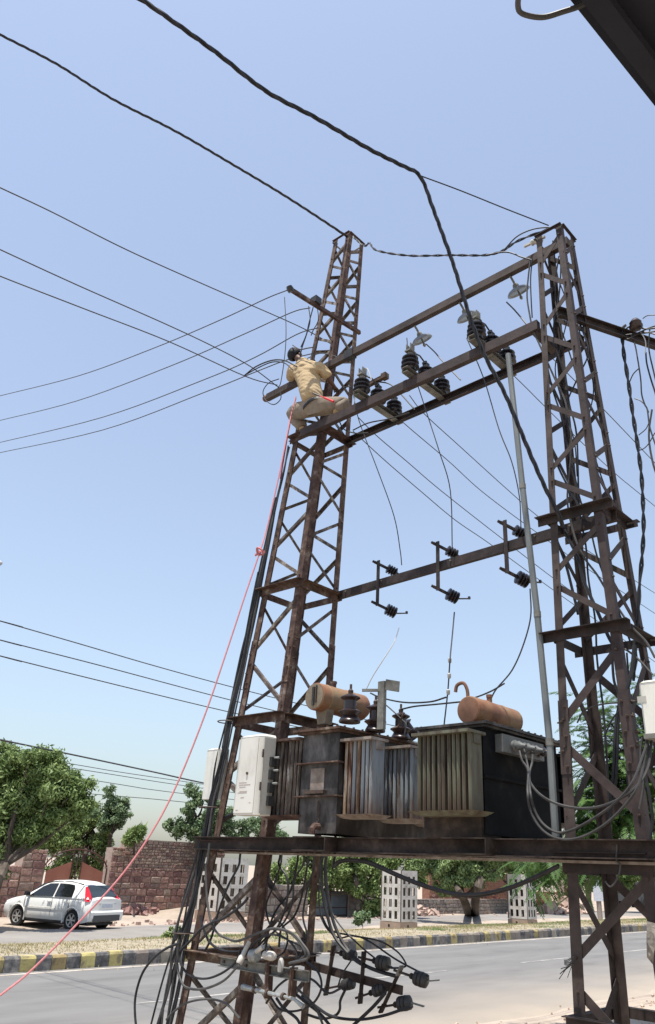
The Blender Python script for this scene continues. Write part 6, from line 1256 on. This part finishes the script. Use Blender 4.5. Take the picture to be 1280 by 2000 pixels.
tree('big dense green tree at the left edge leaning over the red wall', tuple(tb), [(4.184,20.878,1.153), (4.527,21.243,1.819), (4.878,21.6,2.532)],
     PB([(3.805,22.765,3.202),(4.193,22.344,4.127),(4.446,22.069,4.603),(4.857,21.623,4.814),(5.327,21.113,4.468),(4.782,21.705,3.856),(5.322,21.118,3.735),(5.67,20.741,4.134),(4.576,21.929,3.098),(5.087,21.374,3.274),(5.59,20.828,3.376),(5.972,20.413,3.923),(4.06,22.489,2.343),(4.711,21.781,2.379),(5,21.468,2.712),(5.836,20.561,3.316),(3.816,22.753,4.412),(6.182,20.185,3.559),(5.354,21.084,2.921),(4.624,21.877,1.806)],
        [1.25,.95,.85,.8,.75,1.0,.85,.65,1.0,.9,.7,.5,.95,.62,.6,.55,.95,.4,.5,.4]), 120000, .05, 'leaf_neem', seed=3, r0=.26, droop=.5, elong=2.8)
tree('loose light green tree behind the arched gate', tuple((18.196,39.562,0.02)), [(12.458,30.345,1.814), (12.429,30.376,2.637), (12.504,30.296,3.272)],
     PB([(11.305,31.596,2.952),(11.738,31.127,3.187),(12.233,30.589,2.962),(12.605,30.185,3.703),(12.245,30.576,3.47),(12.902,29.863,3.188),(11.956,30.89,2.716),(12.582,30.21,2.646),(11.511,31.373,2.587),(12.007,30.835,4.1),(12.447,30.357,4.342),(12.884,29.883,2.704),(11.052,31.871,2.562),(10.778,32.169,2.339),(11.55,31.331,1.764),(11.914,30.935,1.886),(12.383,30.427,1.81),(12.749,30.03,1.932),(13.065,29.687,1.847),(12.209,30.616,1.394),(12.968,29.792,1.395)],
        [.7,.7,.7,.6,.6,.55,.65,.6,.6,.5,.35,.55,.6,.6,.5,.5,.5,.5,.5,.45,.45]), 36000, .055, 'leaf_light', bark='twig', seed=5, r0=.12, elong=2.3)
tree('small upright tree with a bare thin stem right of the gate', tuple((22.311,43.661,0.02)), [(12.559,28.76,2.659), (12.57,28.747,3.068), (12.63,28.682,3.587)],
     PB([(12.268,29.075,4.834),(12.2,29.149,3.876),(12.554,28.765,4.106),(12.806,28.492,3.91),(12.615,28.699,3.586),(12.353,28.983,3.364),(12.809,28.489,4.289),(12.311,29.028,4.473)], [.3,.5,.5,.42,.45,.45,.32,.3]), 9000, .06, 'leaf_blue', bark='twig', seed=8, r0=.10)
tree('low palm-like plant peeping over the stone wall', tuple((22.149,40.709,0.02)), [(12.167,26.234,2.475), (12.164,26.237,2.762)], PB([(12.108,26.298,3.01),(12.237,26.157,3.133),(11.979,26.437,2.887)], [.3,.25,.25]), 900, .14, 'leaf_light', bark='twig', name='tree', seed=9, r0=.06, elong=3)
tree('blue-green tree above the stone wall beside the cream boxes', tuple((32.439,48.035,0.02)), [(15.828,26.687,2.203), (15.757,26.764,3.03), (15.638,26.893,3.873)],
     PB([(15.425,27.125,5.058),(15.769,26.752,4.748),(15.398,27.154,4.291),(15.872,26.639,3.886),(15.588,26.948,3.549),(15.148,27.426,3.589),(14.806,27.796,3.57),(16.167,26.319,4.118),(15.065,27.516,3.308),(16.08,26.414,3.259),(16.496,25.962,3.921),(16.846,25.582,3.407),(17.305,25.085,3.539),(17.758,24.592,3.777),(18.166,24.15,3.48)],
        [.45,.5,.5,.65,.6,.4,.3,.6,.4,.7,.7,.6,.6,.6,.5]), 26000, .066, 'leaf_blue', bark='twig', seed=11, r0=.15)
tree('dense bright green tree hanging over the dark sheet gate', tuple((30.201,29.907,0.02)), [(22.881,23.459,1.177), (22.694,23.662,2.041)],
     PB([(20.572,25.966,1.487),(21.044,25.454,1.951),(21.247,25.233,1.089),(21.861,24.567,2.217),(22.053,24.359,1.458),(22.694,23.662,2.041),(22.879,23.462,1.285),(23.351,22.949,2.298),(23.532,22.753,1.429),(21.512,24.946,2.644),(22.504,23.869,2.923),(23.506,22.781,2.978),(20.362,26.194,0.826),(23.252,23.057,0.66),(23.31,22.995,0.238),(24.345,21.87,2.575),(24.68,21.507,2.149),(20.866,25.647,0.532),(24.846,21.327,1.718)],
        [.9,.9,.9,.9,.8,.9,.7,.9,.7,.9,.9,.9,.7,.6,.5,.8,.6,.5,.45]), 56000, .07, 'leaf_light', seed=13, r0=.22, droop=.6, elong=2.2)
tree('grey-green tree with a double trunk before the low compound wall', tuple((33.018,24.058,0.02)), [(24.573,18.672,1.087), (24.269,19.002,1.688)],
     PB([(23.723,19.594,2.181),(24.198,19.079,2.417),(24.669,18.568,2.232),(25.147,18.049,2.469),(24.035,19.256,1.78),(24.504,18.746,1.763),(24.977,18.233,1.914),(25.539,17.623,2.385),(23.726,19.591,2.816),(24.521,18.727,2.967),(25.317,17.864,3.01),(25.945,17.183,2.725),(23.876,19.428,1.46),(23.25,20.107,2.366),(24.265,19.006,1.378)],
        [.7,.7,.7,.7,.5,.5,.5,.6,.8,.8,.8,.6,.35,.6,.3]), 42000, .066, 'leaf_dry', seed=17, r0=.24, droop=.9, elong=2.6)
t2 = V3((33.001,23.64,0.02)); b = MB(); b.tube(smoothpts([t2-Z*.1, V3((25.132,18.36,1.206)), V3((25.391,18.079,2.263))]), .20, 8); o = b.build('trunk', 'bark', bpy.data.objects[[o.name for o in C.objects if o.get('label', '').startswith('grey-green tree with a double')][0]])
tree('dark green tree far behind the brick pillar', tuple((79.725,40.058,0.02)), [(47.082,23.757,1.497), (47.122,23.714,2.134)],
     PB([(46.185,24.73,2.564),(46.809,24.053,2.92),(47.394,23.418,2.63),(47.834,22.941,2.013),(47.112,23.724,1.974),(48.363,22.367,2.682),(49.064,21.606,2.399),(49.817,20.789,2.761),(46.98,23.868,3.743),(48.446,22.277,3.824),(49.655,20.965,3.726),(48.665,22.038,1.899),(50.452,20.099,3.119)],
        [1.0,1.1,1.1,.8,.9,1.2,1.1,1.2,1.4,1.5,1.4,.7,1.2]), 36000, .11, 'leaf_neem', seed=19, r0=.3)
tree('rounded green tree behind the grey-green double-trunked one', tuple((51.013,31.837,0.02)), [(36.722,23.195,1.288), (36.747,23.168,1.972)],
     PB([(35.729,24.273,2.608),(36.572,23.358,2.933),(37.397,22.463,2.699),(38.114,21.684,2.46),(36.964,22.932,2.26),(37.84,21.982,3.283),(36.171,23.793,3.474)], [1.0,1.1,1.0,.9,.7,1.1,1.2]), 26000, .095, 'leaf_dry', seed=23, r0=.25)
# feathery tree on the near side, its fronds hanging into the right tower
fb = Vector((12.041,4.264,0)); FT = thing('feathery_tree', 'feathery bright green tree behind the shorter tower with hanging fronds', 'tree', tuple(fb))
trk = [fb-Z*.1, V3((6.044,1.887,1.91)), V3((6.114,2.106,2.862)), V3((6.194,2.315,3.34)), V3((6.391,2.395,3.854))]
b = MB(); P = smoothpts(trk, 6); b.tube(P, [.13*(1-.55*i/(len(P)-1)) for i in range(len(P))], 9); b.build('trunk', 'twig', FT)
ends = [(5.435,3.433,2.209),(5.155,3.737,2.269),(5.536,3.324,2.989),(5.623,3.23,3.478),(5.863,2.969,3.993),(5.847,2.986,4.686),(6.237,2.563,4.978),(6.54,2.234,5.27),(5.849,2.984,3.328),(6.184,2.621,4.268),(6.503,2.274,4.115),(5.991,2.831,2.856),(6.235,2.565,3.028),(5.691,3.156,2.683),(6.741,2.015,4.739),(5.034,3.869,2.074),(6.186,2.619,3.51),(6.571,2.2,3.532),(5.983,2.839,4.43),(5.518,3.343,2.673),(6.062,2.753,3.835)]
lf = []; rr = np.random.default_rng(4); pr_ = random.Random(4)
def frond(p, d, L_, lf):
    d = d.normalized(); sd_ = d.cross(Z); sd_ = sd_.normalized() if sd_.length > .05 else Vector((1,0,0)); rach = []
    q = p.copy(); dirn = d.copy(); seg = 9
    for i in range(seg+1):
        t = i/seg; rach.append(q.copy()); dirn = (dirn+Vector((0,0,-.10))).normalized(); q = q+dirn*(L_/seg)
        if i == 0: continue
        w = .125*L_/.5*math.sin(math.pi*min(1, .22+.74*t))**.8
        for s in (-1, 1):
            a = (sd_*s+dirn*.45+Vector((0,0,-.28+pr_.uniform(-.12,.12)))).normalized(); h = dirn*(L_/seg*.46); base_ = rach[-1]
            for sub in (0, .5):
                b0_ = base_-dirn*(L_/seg*sub); lf.extend([b0_-h*.3, b0_+a*w*.55-h*.55, b0_+a*w, b0_+a*w*.5+h*.55])
fr_n = 0; q = MB()
for ei, e in enumerate(ends):
    e = V3(e); s = V3(trk[2+ei % 3]); md = s.lerp(e, .55)+Z*.25; P = smoothpts([s, md, e], 4); q.tube(P, [.03*(1-.75*i/(len(P)-1)) for i in range(len(P))], 5)
    for k in range(46 if ei != 15 else 14):
        t = pr_.uniform(.45, 1.05); p = s.lerp(e, t)+Vector((pr_.gauss(0,.28),pr_.gauss(0,.28),pr_.gauss(.02,.18)))
        an = pr_.uniform(0, 2*math.pi); d = (Vector((math.cos(an), math.sin(an), pr_.uniform(-.45,.25)))+(e-s).normalized()*.5)
        frond(p, d, pr_.uniform(.36,.66), lf)
q.build('limb', 'twig', FT)
quads_object('crown', np.array([v[:] for v in lf]), 'leaf_feather', FT, tuple(fb))
# ground plants
def tufts(name, label, spots, n, h, m, seed):
    r = np.random.default_rng(seed); v = []
    for cx, cy, sx, sy in spots:
        k = n; x = cx+r.normal(0, sx, k); y = cy+r.normal(0, sy, k); a = r.uniform(0, 6.28, k); hh = h*r.uniform(.3,1.2,k); w = .006+.007*r.random(k); lean = r.normal(0, .5, (k,2))*hh[:,None]
        z = np.array([(.25-.06*max(0,yy-15.5)**1.2 if 13.7 < yy < 18.2 else gz(xx, yy)) for xx, yy in zip(x, y)])-.01
        z = np.maximum(z, 0.)
        ax, ay = np.cos(a)*w, np.sin(a)*w
        v.append(np.stack([np.stack([x-ax,y-ay,z],1), np.stack([x+ax,y+ay,z],1), np.stack([x+ax*.4+lean[:,0],y+ay*.4+lean[:,1],z+hh],1), np.stack([x-ax*.4+lean[:,0],y-ay*.4+lean[:,1],z+hh],1)],1).reshape(-1,3))
    o = quads_object(name, np.concatenate(v), m); o['kind'] = 'stuff'; o['label'] = label; o['category'] = 'grass'; return o
rs_ = random.Random(2)
tufts('dry_grass', 'dry yellow grass over the verge behind the painted kerb', [(rs_.uniform(-3,50),rs_.uniform(14,17.8),1.1,.5) for _ in range(110)], 330, .055, 'grass_dry', 1)
tufts('green_weeds', 'low green weeds in patches on the verge and by the walls', [(rs_.uniform(4,50),rs_.uniform(14.3,17.6),.4,.25) for _ in range(40)]+[(9.5,17.4,.7,.3),(8.7,17.2,.5,.3),(24.5,23.4,.6,.3),(25.6,23.6,.5,.3)], 160, .075, 'grass_green', 2)
tree('small bluish bush on the dirt beside the middle tree guard', tuple((21.357,21.809,0.05)), [(17.773,18.673,0.412)], PB([(17.734,18.716,0.41),(17.879,18.559,0.487),(17.669,18.786,0.337)], [.26,.24,.2]), 1500, .07, 'leaf_blue', bark='twig', name='bush', seed=31, r0=.03, limbs=False)
tree('scrubby green weed bush on the lane edge left of the tall tower', tuple((8.486,17.933,0.12)), [(7.469,16.574,0.323)], PB([(7.442,16.604,0.309),(7.543,16.494,0.351),(7.35,16.704,0.267)], [.17,.15,.12]), 900, .045, 'leaf_light', bark='twig', name='bush', seed=33, r0=.02, limbs=False)
